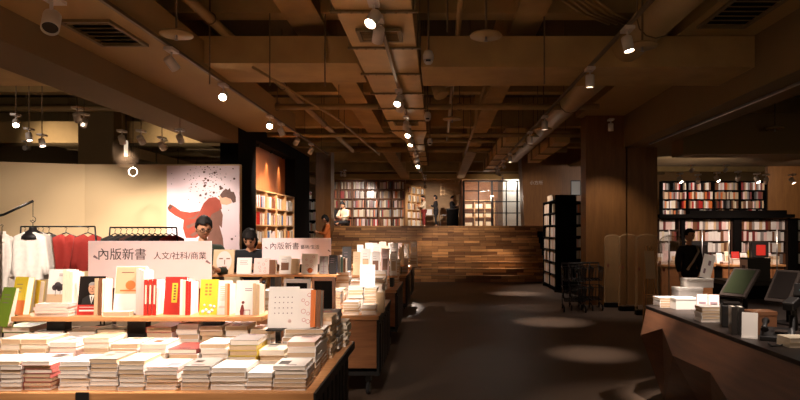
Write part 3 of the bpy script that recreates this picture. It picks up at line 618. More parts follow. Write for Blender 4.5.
# ------------------------------------------------------------------ books
def unit_book():
    a = MB(); a.box(-.5, .5, -.5, .5, 0, .07).box(-.5, .5, -.5, .5, .93, 1).box(-.5, -.475, -.5, .5, .07, .93)
    b = MB(); b.box(-.475, .485, -.488, .488, .07, .93)
    c = a.mesh('book_cover'); d = b.mesh('book_pages')
    return c, d
UC, UP = unit_book(); UC.materials.append(M['b_white']); UP.materials.append(M['pages'])
def setmat(o, m):
    o.material_slots[0].link = 'OBJECT'; o.material_slots[0].material = M[m]
def flat_book(name, label, group, loc, rz, w, d, t, cov, pg='pages'):
    e = thing(name, label, 'book', loc, rz, group); e.scale = (w, d, t)
    c = link('cover', UC, e); setmat(c, cov); p = link('page_block', UP, e); setmat(p, pg)
    return e
CNAME = {'wrap': 'wrapped pale', 'wrap_red': 'wrapped reddish'}
def stack(desc, x0, x1, Y, ztop, zb, cov, d=.22, t=.023, jitter=.006, topcov=None, pg='pages_white', topart=True, name='stacked_book', rz=0):
    """a stack of lying books from zb up to ztop, front edges at Y"""
    w = x1 - x0; n = max(1, round((ztop - zb) / t)); t = (ztop - zb) / n
    cn = CNAME.get(cov, cov[2:] if cov.startswith('b_') else cov)
    for i in range(n):
        top = i == n - 1; cv = topcov if top and topcov else cov
        lab = f"{CNAME.get(cv, cv[2:])} book on top of {desc}" if top else f"{cn} book within {desc}"
        flat_book(name, lab, f"books in {desc}"[:90], ((x0 + x1) / 2 + R.uniform(-jitter, jitter), Y + d / 2 + R.uniform(-jitter, jitter), zb + i * t), rz + rad(R.uniform(-1.6, 1.6)) + (math.pi if (i // 3) % 2 else 0), w * R.uniform(.975, 1.0), d * R.uniform(.97, 1.0), t * .965, cv, R.choice([pg, 'pages']))
        if top and name == 'stacked_book' and R.random() < .8:
            e = COL.objects[-1].parent; a = R.uniform(-.42, .1); b = R.uniform(-.42, .0)
            q = MB().box(a, a + R.uniform(.25, .5), b, b + R.uniform(.2, .5), 1.0, 1.02).build('cover_picture', R.choice(['b_grey', 'b_beige', 'b_pink', 'b_brown', 'b_black', 'b_red', 'ink_soft']), e)
            q = MB()
            for j in range(2): q.box(-.2, R.uniform(.1, .35), .36 - .07 * j, .39 - .07 * j, 1.0, 1.02)
            q.build('title', R.choice(['ink', 'b_red', 'ink_soft']), e)

# ------------------------------------------------------------------ front table
t = thing('display_table', 'long front book table with an oak top and a black slatted metal base', 'table', (-1.75, 4.2, 0))
def T(mb, n, m, bv=0): return mb.build(n, m, t, bv)
XL, XR, YF, YB, ZT = -3.3, -.68, 3.40, 4.99, .76
o = (1.75, -4.2, 0)
def sh(x0, x1, y0, y1, z0, z1): return MB().box(x0 + 1.75, x1 + 1.75, y0 - 4.2, y1 - 4.2, z0, z1)
T(sh(XL, XR, YF, YB, ZT - .045, ZT), 'tabletop', 'oak', .004)
for x in (XL + .05, XR - .09):
    for y in (YF + .05, YB - .1): T(sh(x, x + .05, y, y + .05, 0, ZT - .045), 'leg', 'black_metal')
mb = MB()
for k in range(9): mb.box(XR - .05 + 1.75, XR - .02 + 1.75, YF + .12 + k * .155 - 4.2, YF + .22 + k * .155 - 4.2, .10, ZT - .05)
mb.box(XR - .075 + 1.75, XR - .052 + 1.75, YF + .1 - 4.2, YB - .1 - 4.2, .06, ZT - .05)
T(mb, 'side_panel', 'black')
T(sh(XR - .001, XR + .012, YF, YB, ZT - .06, ZT - .004), 'edge_strip', 'black')
bx = PX(83, YF); T(sh(bx - .035, bx + .035, YF - .012, YF - .001, ZT - .17, ZT + .004), 'bracket', 'black')
# raised board on the table
RX0, RX1, RY0, RY1, RZ = PX(13, 4.05), PX(263, 4.05), 4.03, 4.33, PZ(316.5, 4.05)
t = thing('display_riser', 'raised wooden shelf on black posts standing on the front table', 'shelf', (0, 4.15, ZT))
MB().box(RX0, RX1, RY0 - 4.15, RY1 - 4.15, RZ - .03 - ZT, RZ - ZT).build('shelf_board', 'oak', t, .003)
for px in (60, 140, 215):
    x = PX(px, 4.15); MB().box(x - .07, x + .05, -.03, .05, 0, RZ - .03 - ZT).build('post', 'black', t)
PW = F
def S1(i, p0, p1, yt, Y, cov, desc, **k): stack(desc, PX(p0, Y), PX(p1, Y), Y, PZ(yt, Y), ZT, cov, **k)
row = [(-26, -1, 362, 'wrap'), (-.5, 21, 361, 'wrap'), (22.5, 51, 361, 'wrap_red'), (58.5, 88, 362, 'wrap'), (89, 117, 359, 'wrap'), (118.5, 144, 361, 'wrap'), (145, 177, 367, 'wrap'), (182, 209.5, 366, 'wrap'), (210.5, 246, 368, 'b_white'), (247, 272, 373, 'wrap'), (273, 306, 366, 'wrap')]
tops1 = ['b_cream', 'b_white', 'b_pink', 'b_white', 'b_grey', 'b_cream', 'b_pink', 'b_grey', 'b_white', 'b_white', 'b_white']
for i, (a, b, yt, cv) in enumerate(row):
    S1(i, a, b, yt, 3.45 + R.uniform(-.01, .015), cv, f"{ORD[i]} front-row stack from left on near table", topcov=tops1[i], d=.225)
row = [(-22, -1, 343, 'b_cream', 0), (-.5, 19, 339, 'b_cream', 0), (20, 47, 339, 'b_cream', 0), (48.5, 75.5, 342, 'b_pink', 0), (83.5, 109, 338, 'b_cream', 0), (110, 138, 344, 'b_white', 0), (139.5, 166, 344, 'b_white', 0), (168, 198, 349, 'b_white', 0),
       (200, 227, 344, 'b_white', 0), (228.5, 257, 340, 'b_yellow', 0), (258.5, 284, 350, 'b_cream', 0), (286.5, 315, 342, 'b_white', 0)]
tops2 = ['b_grey', 'b_cream', 'b_cream', 'b_white', 'b_beige', 'b_cream', 'b_pink', 'b_maroon', 'b_white', 'b_grey', 'b_cream', 'b_pink']
for i, (a, b, yt, cv, _) in enumerate(row):
    S1(i, a, b, yt, 3.75 + R.uniform(-.015, .015), cv, f"{ORD[i]} second-row stack from left on near table", topcov=tops2[i], t=.031, d=.235)
row = [(2, 30, 327, 'b_black', 'b_green'), (33, 62, 331, 'b_green', 'b_grey'), (66, 95, 331, 'b_white', 'b_brown'), (97, 126, 329, 'b_white', 'b_black'), (146, 172, 327, 'b_pink', 'b_red'), (177, 198, 324, 'b_white', 'b_pink'), (200, 223, 326, 'b_beige', 'b_white'), (225, 247, 326, 'b_white', 'b_cream'), (250, 272, 329, 'b_white', 'b_cream')]
for i, (a, b, yt, cv, tc) in enumerate(row):
    Y = 4.09
    S1(i, a, b, yt, Y, cv, f"{ORD[i]} stack from left under the near raised shelf", topcov=tc, t=.034, d=.22)
right = [(284, 323, 329, 4.04, 'b_white', 'the stack under the tilted dotted book'), (309, 331, 317, 4.30, 'b_beige', 'the tall stack behind the tilted dotted book'), (318, 338, 312, 4.52, 'b_grey', 'the tallest aisle-edge stack of the near table'), (322, 346, 322, 4.74, 'b_cream', 'the rear aisle-edge stack of the near table')]
for a, b, yt, Y, cv, ds in right: S1(0, a, b, yt, Y, cv, ds, t=.026, d=.20, jitter=.012)

# ------------------------------------------------------------------ upright display books
def art_lines(mb, w, h, n, x0, x1, y0, y1, zt):
    for i in range(n):
        y = y0 + (y1 - y0) * (i + .5) / n; e = R.uniform(.6, 1)
        mb.box(x0 * w, (x0 + (x1 - x0) * e) * w, y * h - .0022, y * h + .0022, zt, zt + .0008)
def upright(label, x, Y, z, w, h, t, cov, rz=0, tilt=12, art=None, group=None, cat='book', name='display_book', spine=None, pg='pages_white'):
    e = thing(name, label, cat, (x, Y, z), 0, group); e.rotation_euler = (rad(90 - tilt), 0, rz); e.rotation_mode = 'XYZ'
    a = MB(); k = .0022
    a.box(-w / 2, w / 2, 0, h, 0, k).box(-w / 2, w / 2, 0, h, t - k, t).box(-w / 2, -w / 2 + k, 0, h, k, t - k)
    a.build('cover', 'b_' + cov, e)
    MB().box(-w / 2 + k, w / 2 - .004, .003, h - .003, k, t - k).build('page_block', pg, e)
    def P_(n, m, mb): return mb.build(n, m, e)
    if art: art(P_, w, h, t)
    return e
def a_tree(P_, w, h, t):
    mb = MB()
    for cx, cy, r in ((-.22, .46, .020), (-.12, .52, .024), (.02, .47, .022), (-.05, .43, .018)): mb.lathe([(r, 0), (r, .0008)], 14, Matrix.Translation((cx * w, cy * h, t)))
    mb.box(-.19 * w, -.175 * w, .22 * h, .45 * h, t, t + .0008).box(-.01 * w, .005 * w, .26 * h, .44 * h, t, t + .0008); P_('cover_picture', 'ink', mb)
    P_('cover_band', 'b_beige', MB().box(-w / 2, w / 2, .02 * h, .26 * h, t, t + .0006))
    mb = MB(); art_lines(mb, w, h, 2, -.1, .35, .78, .88, t); P_('title', 'ink_soft', mb)
def a_portrait(P_, w, h, t):
    P_('cover_picture', 'plastic_dark', MB().box(-w / 2, w / 2, .26 * h, h, t, t + .0005))
    z = t + .0006
    mb = MB(); mb.add([(-.36 * w, .27 * h, z), (.40 * w, .27 * h, z), (.36 * w, .42 * h, z), (.14 * w, .52 * h, z), (-.10 * w, .52 * h, z), (-.33 * w, .42 * h, z)], [range(6)]); P_('printed_suit', 'black', mb)
    mb = MB(); mb.add([(.02 * w, .28 * h, z + .0003), (.12 * w, .51 * h, z + .0003), (-.08 * w, .51 * h, z + .0003)], [range(3)]); P_('printed_shirt', 'b_white', mb)
    mb = MB(); mb.add([(.02 * w, .29 * h, z + .0006), (.045 * w, .47 * h, z + .0006), (-.005 * w, .47 * h, z + .0006)], [range(3)]); P_('printed_tie', 'b_black', mb)
    mb = MB(); mb.add([((.02 + .155 * math.cos(a * .2618)) * w, (.69 + (.165 if math.sin(a * .2618) < 0 else .14) * math.sin(a * .2618)) * h, z + .0004) for a in range(24)], [range(24)]); P_('printed_face', 'skin', mb)
    mb = MB(); mb.add([((.02 + .16 * math.cos(a * .2618)) * w, (.76 + .09 * math.sin(a * .2618)) * h, z + .0007) for a in range(13)], [range(13)]); P_('printed_hair', 'b_grey', mb)
    mb = MB(); mb.box(-.08 * w, -.03 * w, .70 * h, .715 * h, z + .0007, z + .001).box(.06 * w, .11 * w, .70 * h, .715 * h, z + .0007, z + .001).box(-.03 * w, .07 * w, .60 * h, .612 * h, z + .0007, z + .001).box(.01 * w, .03 * w, .64 * h, .69 * h, z + .0007, z + .001); P_('printed_features', 'hair_print', mb)
    P_('cover_band', 'b_red', MB().box(-w / 2, w / 2, 0, .26 * h, t, t + .001))
    mb = MB(); mb.box(-.42 * w, .42 * w, .09 * h, .13 * h, t + .001, t + .0016).box(-.42 * w, .2 * w, .19 * h, .205 * h, t + .001, t + .0016); P_('title', 'b_white', mb)
def a_cream(P_, w, h, t):
    P_('cover_picture', 'b_beige', MB().box(-.48 * w, .48 * w, .42 * h, .98 * h, t, t + .0006))
    mb = MB(); mb.add([((.02 + .17 * math.cos(a * .5236)) * w, (.60 + .10 * math.sin(a * .5236)) * h, t + .0009) for a in range(12)], [range(12)]); mb.box(-.32 * w, .36 * w, .47 * h, .50 * h, t + .0006, t + .0012); P_('printed_emblem', 'b_orange', mb)
    mb = MB(); art_lines(mb, w, h, 1, -.3, .34, .83, .90, t + .0007); P_('title', 'b_maroon', mb)
def a_red(P_, w, h, t):
    P_('title_label', 'b_yellow', MB().box(-.16 * w, .10 * w, .34 * h, .84 * h, t, t + .001))
    mb = MB()
    for k in range(6): mb.box(-.08 * w, .03 * w, (.40 + k * .07) * h, (.445 + k * .07) * h, t + .001, t + .0015)
    P_('title', 'b_brown', mb)
def a_yellow(P_, w, h, t):
    mb = MB()
    for cx, cy, r in ((-.3, .12, .012), (-.12, .16, .010), (.05, .10, .013), (.22, .15, .011), (.33, .25, .010), (-.22, .3, .008), (.12, .28, .010)): mb.lathe([(r, 0), (r, .0008)], 12, Matrix.Translation((cx * w, cy * h, t)))
    P_('printed_dots', 'b_white', mb)
    mb = MB()
    for i in range(2):
        for k in range(4): mb.box((.0 - .22 * i) * w, (.14 - .22 * i) * w, (.56 + k * .09) * h, (.61 + k * .09) * h, t, t + .0008)
    P_('title', 'b_orange', mb)
def a_text(P_, w, h, t):
    mb = MB(); art_lines(mb, w, h, 8, -.35, .35, .42, .85, t); P_('cover_text', 'b_beige', mb)
    P_('cover_band', 'b_pink', MB().box(-.4 * w, .4 * w, .22 * h, .28 * h, t, t + .0008))
    mb = MB(); mb.box(.04 * w, .12 * w, .62 * h, .78 * h, t + .001, t + .0016); P_('title', 'b_red', mb)
def a_figure(P_, w, h, t):
    z = t; mb = MB()
    mb.add([(-.28 * w, .06 * h, z + .0006), (-.12 * w, .06 * h, z + .0006), (-.10 * w, .22 * h, z + .0006), (-.16 * w, .36 * h, z + .0006), (-.24 * w, .34 * h, z + .0006), (-.30 * w, .18 * h, z + .0006)], [range(6)])
    mb.lathe([(.010, 0), (.010, .0008)], 12, Matrix.Translation((-.17 * w, .41 * h, z))); mb.box(-.12 * w, .16 * w, .20 * h, .215 * h, z, z + .0008).box(.14 * w, .16 * w, .06 * h, .20 * h, z, z + .0008).box(-.08 * w, -.06 * w, .06 * h, .20 * h, z, z + .0008)
    P_('printed_figure', 'b_maroon', mb)
    mb = MB(); art_lines(mb, w, h, 2, -.1, .3, .7, .8, t); P_('title', 'ink_soft', mb)
def a_dots(P_, w, h, t):
    mb = MB()
    for i in range(5):
        for k in range(4): mb.lathe([(.004, 0), (.004, .0008)], 8, Matrix.Translation(((-.28 + .14 * i) * w, (.35 + .13 * k) * h, t)))
    P_('printed_dots', 'ink_soft', mb)
    mb = MB(); mb.lathe([(.012, 0), (.012, .0008)], 14, Matrix.Translation((.22 * w, .16 * h, t))); P_('printed_seal', 'b_pink', mb)
def a_rings(P_, w, h, t):
    mb = MB()
    for cx, cy, r in ((-.2, .7, .010), (.1, .62, .013), (-.15, .42, .014), (.2, .36, .010), (-.1, .2, .011), (.2, .16, .013), (.25, .84, .012)): mb.tube([((cx * w + r * math.cos(a * .5236)), cy * h + r * math.sin(a * .5236), t + .0005) for a in range(12)], .0012, 5, True)
    P_('printed_rings', 'b_red', mb)
def a_face(P_, w, h, t):
    P_('cover_picture', 'b_beige', MB().box(-w / 2, w / 2, .06 * h, h, t, t + .0006))
    mb = MB(); mb.add([((.02 + .36 * math.cos(a * .2618)) * w, (.52 + .42 * math.sin(a * .2618)) * h, t + .0009) for a in range(24)], [range(24)]); P_('printed_face', 'b_pink', mb)
    mb = MB(); mb.box(-.22 * w, -.04 * w, .60 * h, .65 * h, t + .001, t + .0014).box(.12 * w, .30 * w, .60 * h, .65 * h, t + .001, t + .0014).box(-.08 * w, .16 * w, .26 * h, .30 * h, t + .001, t + .0014).box(.03 * w, .07 * w, .38 * h, .58 * h, t + .001, t + .0012); P_('printed_features', 'b_brown', mb)
def a_lines(P_, w, h, t):
    mb = MB(); art_lines(mb, w, h, 3, -.3, .3, .55, .85, t); P_('title', 'ink_soft', mb)
def a_patch(c):
    def f(P_, w, h, t):
        P_('cover_picture', 'b_' + c, MB().box(-.32 * w, .32 * w, .2 * h, .62 * h, t, t + .0008)); a_lines(P_, w, h, t)
    return f
def upx(label, p0, p1, yt, yb, Y, cov, art=None, t=.02, rz=0, tilt=12, **k):
    w = (p1 - p0) * Y / F; h = (yb - yt) * Y / F / math.cos(rad(tilt))
    return upright(label, (PX(p0, Y) + PX(p1, Y)) / 2, Y, PZ(yb, Y), w / math.cos(rz), h, t, cov, rz, tilt, art, **k)
Yd = 4.16
upx('green book leaning at the wall end of the near table', -2, 15, 289, 327, 4.12, 'green', a_lines, .04, rad(-20), 14)
upx('yellow book with an orange lower half, first upright on the raised shelf', 15, 31, 278, 315, Yd, 'yellow', lambda P_, w, h, t: (P_('cover_band', 'b_orange', MB().box(-w / 2, w / 2, 0, .38 * h, t, t + .001)), a_lines(P_, w, h, t)), .05, rad(-16), 10)
upx('thin yellow backed book standing behind the yellow one', 36, 44, 281, 313, Yd + .06, 'yellow', None, .03, rad(-40), 6)
stack('the low pink pile under the tree picture book', PX(36, 4.07), PX(70, 4.07), 4.05, PZ(304, 4.05), RZ, 'b_pink', d=.2, t=.019)
upx('white book with a dark tree picture standing on the low pink pile', 49, 76, 270, 303.5, Yd + .02, 'white', a_tree, .035, rad(-3), 9)
for k in range(3): upx(f'cream book standing on edge beside the tree picture book, {ORD[k]} from it', 74 + 3.2 * k, 77 + 3.2 * k, 270 + k, 315, Yd + .10, 'cream', None, .14, 0, 3)
upx('book with a portrait of a grey-haired man in a suit above a red band', 78.5, 104, 277, 315, Yd - .02, 'red', a_portrait, .02, rad(2), 10)
for k in range(2): upx(f'brown edged book standing beside the portrait book, {ORD[k]} from it', 105 + 4 * k, 108.5 + 4 * k, 278, 315, Yd + .08, ['beige', 'brown'][k], None, .14, 0, 3)
upx('cream and white book with an orange emblem on the raised shelf', 115, 145, 267, 314, Yd + .01, 'white', a_cream, .03, 0, 9)
for k in range(3): upx(f'pale pink book on edge beside the emblem book, {ORD[k]} from it', 145.5 + 2.6 * k, 148 + 2.6 * k, 268 + k, 315, Yd + .10, 'pink', None, .14, 0, 2)
flat_book('display_book', 'cream book lying flat before the emblem book', 'books lying on the raised shelf', (PX(118, 4.08), 4.085, RZ), rad(4), .17, .07, .03, 'b_cream')
for k in range(3): upx(f'red spined book standing before the yellow labelled red book, {ORD[k]} from the emblem book', 153 + 4.2 * k, 156.8 + 4.2 * k, 279, 315.5, Yd + .08, 'red', lambda P_, w, h, t: P_('title', 'b_cream', MB().box(-.2 * w, .2 * w, .35 * h, .85 * h, t, t + .001)), .14, 0, 3)
upx('red book with a yellow title label on the raised shelf', 165, 187, 277.5, 316, Yd, 'red', a_red, .03, rad(-4), 8)
for k in range(4): upx(f'white edged book standing beside the red labelled book, {ORD[k]} from it', 188 + 2.7 * k, 190.5 + 2.7 * k, 279 + .6 * k, 316, Yd + .09, ['white', 'cream', 'red', 'red'][k], None, .14, 0, 3)
upx('mustard yellow book with white dots on the raised shelf', 200, 217.5, 280, 316, Yd, 'yellow', a_yellow, .02, 0, 9)
upx('white book of small print leaning beside the mustard book', 218, 231, 281, 316, Yd, 'white', a_text, .02, 0, 9)
for k in range(2): upx(f'brown edged book standing beside the small print book, {ORD[k]} from it', 231.5 + 2.4 * k, 233.8 + 2.4 * k, 283, 316, Yd + .08, ['beige', 'orange'][k], None, .14, 0, 3)
upx('white book with a small seated figure printed, last on the raised shelf', 236, 258, 281, 318, Yd - .02, 'white', a_figure, .02, rad(3), 9)
for k in range(2): upx(f'cream edged book standing beside the seated figure book, {ORD[k]} from it', 258.5 + 3.4 * k, 261.6 + 3.4 * k, 283 + k, 317, Yd + .08, 'beige', None, .14, 0, 3)
Yr = 4.08
zr = PZ(329, 4.04)
def upz(label, p0, p1, yt, Y, z, cov, art=None, t=.02, rz=0, tilt=12, **k):
    w = (p1 - p0) * Y / F; h = (PZ(yt, Y) - z) / math.cos(rad(tilt)); return upright(label, (PX(p0, Y) + PX(p1, Y)) / 2, Y, z, w, h, t, cov, rz, tilt, art, **k)
upz('white dotted book tilted on the corner stack of the near table', 268, 298, 288, Yr, zr, 'white', a_dots, .018, rad(3), 14)
upz('white book with red rings tilted beside the dotted book', 298.5, 312, 290, Yr, zr, 'white', a_rings, .018, rad(3), 14)
upz('orange edged book standing beside the red ringed book', 313, 318, 291, Yr + .05, zr, 'orange', None, .10, 0, 8)
upz('brown edged book standing next to the orange edged one', 318.6, 323, 291, Yr + .05, zr, 'brown', None, .10, 0, 8)
t = thing('book_stand', 'small black ledge carrying the dotted and ringed books', 'stand', ((PX(268, 4.05) + PX(284, 4.05)) / 2, 4.04, ZT))
MB().box(-.06, .06, 0, .12, 0, .008).build('base', 'black', t); MB().box(-.015, .015, .05, .08, .008, zr - ZT - .012).build('post', 'black', t); MB().box(-.06, .045, -.02, .12, zr - ZT - .012, zr - ZT - .002).build('ledge', 'black', t)
# framed black boards at the rear of the table
for lab, p0, p1, yt, fr in (('small black board in a pale frame behind the dotted book', 284, 310, 279, 'b_grey'), ('small black board in a brown frame behind the dotted book', 312, 335, 277, 'b_brown')):
    Y = 4.93; w = (p1 - p0) * Y / F; h = PZ(yt, Y) - ZT; x = (PX(p0, Y) + PX(p1, Y)) / 2
    t = thing('display_board', lab, 'board', (x, Y, ZT))
    MB().box(-w / 2 + .02, w / 2 - .02, 0, .02, .02, h - .03).build('panel', 'black_matte', t)
    MB().box(-w / 2, w / 2, -.012, .03, h - .03, h).box(-w / 2, -w / 2 + .02, -.012, .03, 0, h - .03).box(w / 2 - .02, w / 2, -.012, .03, 0, h - .03).build('board_frame', fr, t)
    MB().box(-w / 2, w / 2, -.03, .05, -.0005, .012).build('base', 'black', t)
# sign boards
def sign(label, p0, p1, yt, Y, zb, zt0, big, small, sz, sz2, bx_, sx_, ty):
    w = (p1 - p0) * Y / F; x = (PX(p0, Y) + PX(p1, Y)) / 2; zt = PZ(yt, Y)
    t = thing('sign_board', label, 'sign', (x, Y, zb)); H = zt - zb
    MB().box(-w / 2, w / 2, 0, .012, H - w * .38, H).build('panel', 'sign', t, .003)
    for s in (-1, 1): MB().box(s * w * .3 - .012, s * w * .3 + .012, .014, .03, 0, H - .05).build('post', 'black', t)
    MB().box(-w * .4, w * .4, -.05, .09, -.0005, .01).build('base', 'black', t)
    zc = PZ(ty, Y) - zb
    lettering(big, sz, 'ink', t, (PX(bx_, Y) - x, -.0015, zc)); lettering(small, sz2, 'ink', t, (PX(sx_, Y) - x, -.0015, zc - sz * .10))
    mb = MB()
    for cx, cz in ((-.46 * w, zc - sz * .15), (.45 * w, zc - sz * .55)):
        mb.add([(cx, -.001, cz), (cx + .035 * w, -.001, cz - .018 * w), (cx + .045 * w, -.001, cz - .012 * w), (cx + .012 * w, -.001, cz + .016 * w)], [range(4)])
    mb.build('ornament', 'ink_soft', t)
    return t
sign('pinkish new-books sign board behind the raised shelf of the near table', 88, 211.5, 241, 4.82, ZT, 0, '內版新書', '人文/社科/商業', .096, .063, 122, 180, 255)
CZ = .80
sign('smaller pinkish new-books sign board standing on the second table', 262, 331, 238, 7.5, CZ, 0, '內版新書', '藝術/生活', .090, .053, 284.5, 310, 246.5)

# ------------------------------------------------------------------ wheeled display carts down the aisle
def cart(label, y0, y1, x0=-2.5, x1=-.58):
    t = thing('display_cart', label, 'table', (0, y0, 0)); L = y1 - y0
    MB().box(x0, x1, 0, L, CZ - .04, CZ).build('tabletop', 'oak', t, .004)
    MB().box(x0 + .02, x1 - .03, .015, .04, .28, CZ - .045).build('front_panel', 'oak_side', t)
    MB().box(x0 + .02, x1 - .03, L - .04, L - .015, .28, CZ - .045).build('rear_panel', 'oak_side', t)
    MB().box(x1 - .03, x1 - .004, .03, L - .03, .2, CZ - .05).box(x1 - .012, x1 + .006, .0, L, CZ - .06, CZ - .003).build('side_panel', 'black', t)
    mb = MB()
    for k in range(6): mb.box(x1 - .004, x1 + .006, .1 + k * (L - .2) / 6, .1 + (k + .75) * (L - .2) / 6, .23, CZ - .09)
    mb.build('slat_panel', 'black_metal', t)
    MB().box(x0 + .02, x1 - .03, .04, L - .04, .2, .24).build('bottom_board', 'black', t)
    for x in (x1 - .12, x0 + .14, (x0 + x1) / 2):
        for y in (.1, L - .12):
            w = MB().lathe([(.03, -.018), (.062, -.018), (.066, -.008), (.066, .008), (.062, .018), (.03, .018)], 18, Matrix.Translation((x, y, .068)) @ Matrix.Rotation(math.pi / 2, 4, 'Y')).build('caster', 'rubber', t)
            MB().tube([(x + .020 * 1, y + .045 * math.cos(a * .3927), .068 + .045 * math.sin(a * .3927)) for a in range(16)], .005, 5, True).build('wheel_ring', 'steel', w)
            MB().box(x - .03, x + .03, y - .03, y + .03, .14, .2).build('caster_plate', 'black_metal', w)
    return t
carts = [(6.15, 7.6), (8.8, 10.3), (11.6, 13.1), (13.9, 15.3)]
CN = ['the second table', 'the third table', 'the fourth table', 'the farthest table']
for (a, b), n, l in zip(carts, CN, ('oak fronted cart table on casters, second table along the aisle', 'oak fronted cart table on casters, third table along the aisle', 'cart table on casters, fourth table along the aisle', 'cart table on casters, farthest one along the aisle near the steps')):
    cart(l, a, b, -2.3 if a < 7 else -2.5)
def ctier(label, x0, x1, y0, y1, z):
    t = thing('display_riser', label, 'shelf', (0, y0, CZ)); h = z - CZ
    MB().box(x0, x1, 0, y1 - y0, h - .025, h).build('shelf_board', 'oak', t, .003)
    for x in (x0 + .08, (x0 + x1) / 2, x1 - .12): MB().box(x, x + .05, .03, y1 - y0 - .03, 0, h - .025).build('post', 'black', t)
z2 = PZ(274, 6.95)
ctier('raised shelf with upright books on the second table', PX(206, 6.95), PX(338, 6.95), 6.85, 7.2, z2)
Y = 6.95
def u2(label, p0, p1, yt, cov, art=None, t=.02, rz=0, tilt=10): return upz(label, p0, p1, yt, Y, z2, cov, art, t, rz, tilt)
u2('book with a big pale face on its cover on the second table', 213, 234, 250, 'beige', a_face)
u2('white book next to the face covered book on the second table', 237, 251.5, 258, 'white', a_lines)
u2('pink patterned book on the second table below the bending woman', 254, 270, 258.5, 'pink', a_rings)
u2('brown edged book beside the pink patterned one', 271, 277, 260, 'brown', None, .08, 0, 4)
u2('white book with a brown patch standing before the smaller sign', 279, 291, 256, 'white', a_patch('brown'))
u2('beige book slanted beside the brown patch book before the smaller sign', 292.5, 300, 259, 'beige', None, .05, rad(-20), 6)
u2('white book with pink dots and an orange head before the smaller sign', 301.5, 317.5, 254, 'white', lambda P_, w, h, t: (a_rings(P_, w, h, t), P_('printed_head', 'b_orange', MB().lathe([(.03, 0), (.03, .0008)], 16, Matrix.Translation((.05 * w, .17 * h, t))))))
u2('grey checked book at the aisle end of the raised shelf', 319.5, 328, 256.5, 'grey', lambda P_, w, h, t: P_('printed_checks', 'ink_soft', MB().box(-.3 * w, .3 * w, .1 * h, .14 * h, t, t + .001).box(-.3 * w, .3 * w, .4 * h, .44 * h, t, t + .001).box(-.3 * w, .3 * w, .7 * h, .74 * h, t, t + .001).box(-.05 * w, .05 * w, .05 * h, .95 * h, t, t + .001)))
u2('dark brown book last on the raised shelf of the second table', 329, 336.5, 255.5, 'black', a_lines, .03)
def cs(i, n, a, b, yt, Y, cov, ds, top=None, **k): stack(ds, PX(a, Y), PX(b, Y), Y, PZ(yt, Y), CZ, cov, name='table_book', topcov=top, t=k.pop('t', .028), **k)
cs(0, 0, 343, 359, 302, 6.22, 'b_white', 'the front corner stack of the second table', d=.2)
cs(0, 0, 361, 376, 305, 6.25, 'b_white', 'the low white stack nearest the aisle on the second table', d=.2)
cs(0, 0, 348, 363, 287, 6.48, 'b_white', 'the tall white stack of the second table', d=.2)
cs(0, 0, 364, 376.5, 288, 6.50, 'b_white', 'the white stack under the lone standing white book', d=.2)
upz('plain white book standing alone on the white stack of the second table', 360, 375, 265, 6.56, PZ(288, 6.50), 'white', a_lines, .02, rad(4), 10)
upright('light brown book standing upright at the aisle edge of the second table', PX(381, 6.5), 6.5, CZ, .085, .21, .13, 'beige', 0, 1)
cs(0, 0, 330, 341, 292, 6.5, 'b_grey', 'the grey stack beside the white ones on the second table', d=.2)
cs(0, 0, 331, 344, 289, 6.8, 'b_cream', 'the cream stack behind the grey one on the second table', d=.2)
cs(0, 0, 369, 382, 284, 6.85, 'b_cream', 'the middle aisle-side stack of the second table', d=.2)
cs(0, 0, 370, 384, 279, 7.15, 'b_white', 'the rear aisle stack of the second table', d=.2)
for k, (c, yt) in enumerate((('blue', 256), ('grey', 255), ('teal', 257), ('brown', 258))): upz(f'{c} spined book standing in the short row at the rear of the second table', 337.5 + 2.6 * k, 339.8 + 2.6 * k, yt, 7.3, PZ(272, 7.3), c, None, .16, 0, 2)
cs(0, 0, 336, 349, 272, 7.28, 'b_white', 'the stack under the short row of blue and grey spines', d=.22)
cs(0, 0, 351, 364, 281, 7.2, 'b_pink', 'the pink stack at the rear of the second table', d=.2)
for k in range(5):
    x = -2.27 + k * .22; stack(f'{ORD[k]} front stack from left on the second table', x, x + .17, 6.25, CZ + R.uniform(.18, .32), CZ, R.choice(['b_white', 'b_cream', 'b_pink']), d=.22, t=.035, name='table_book')
# third to farthest tables
FC = ['white', 'cream', 'pink', 'white', 'beige', 'white', 'grey', 'orange', 'white', 'red']
SETS = [(0, 9.35, 275.5, [(342, 351, 247, 'black'), (353, 360, 252, 'beige'), (361, 370, 249, 'white'), (371, 380, 252, 'white'), (381, 389, 249, 'pink'), (390, 397, 253, 'white')], [(343, 357, 279, 8.9), (359, 370, 281, 8.9), (373, 386, 271, 8.92), (387.5, 399, 266, 9.9)]),
        (1, 12.1, 265, [(357, 363, 245, 'white'), (365, 372, 243, 'white'), (373, 381, 244, 'pink'), (382, 389, 246, 'cream'), (390, 398, 243.5, 'white'), (399, 404, 247, 'beige')], [(378, 388, 262, 11.7), (390, 400, 259, 11.7), (401, 408, 258, 12.2), (366, 376, 264, 11.7)]),
        (2, 14.35, 259, [(371, 377, 243, 'white'), (379, 386, 242, 'cream'), (388, 394, 243, 'white'), (396, 402, 243, 'pink'), (404, 409, 244, 'white')], [(390, 398, 256, 14.0), (400, 407, 254, 14.0), (410, 417, 255, 14.3)])]
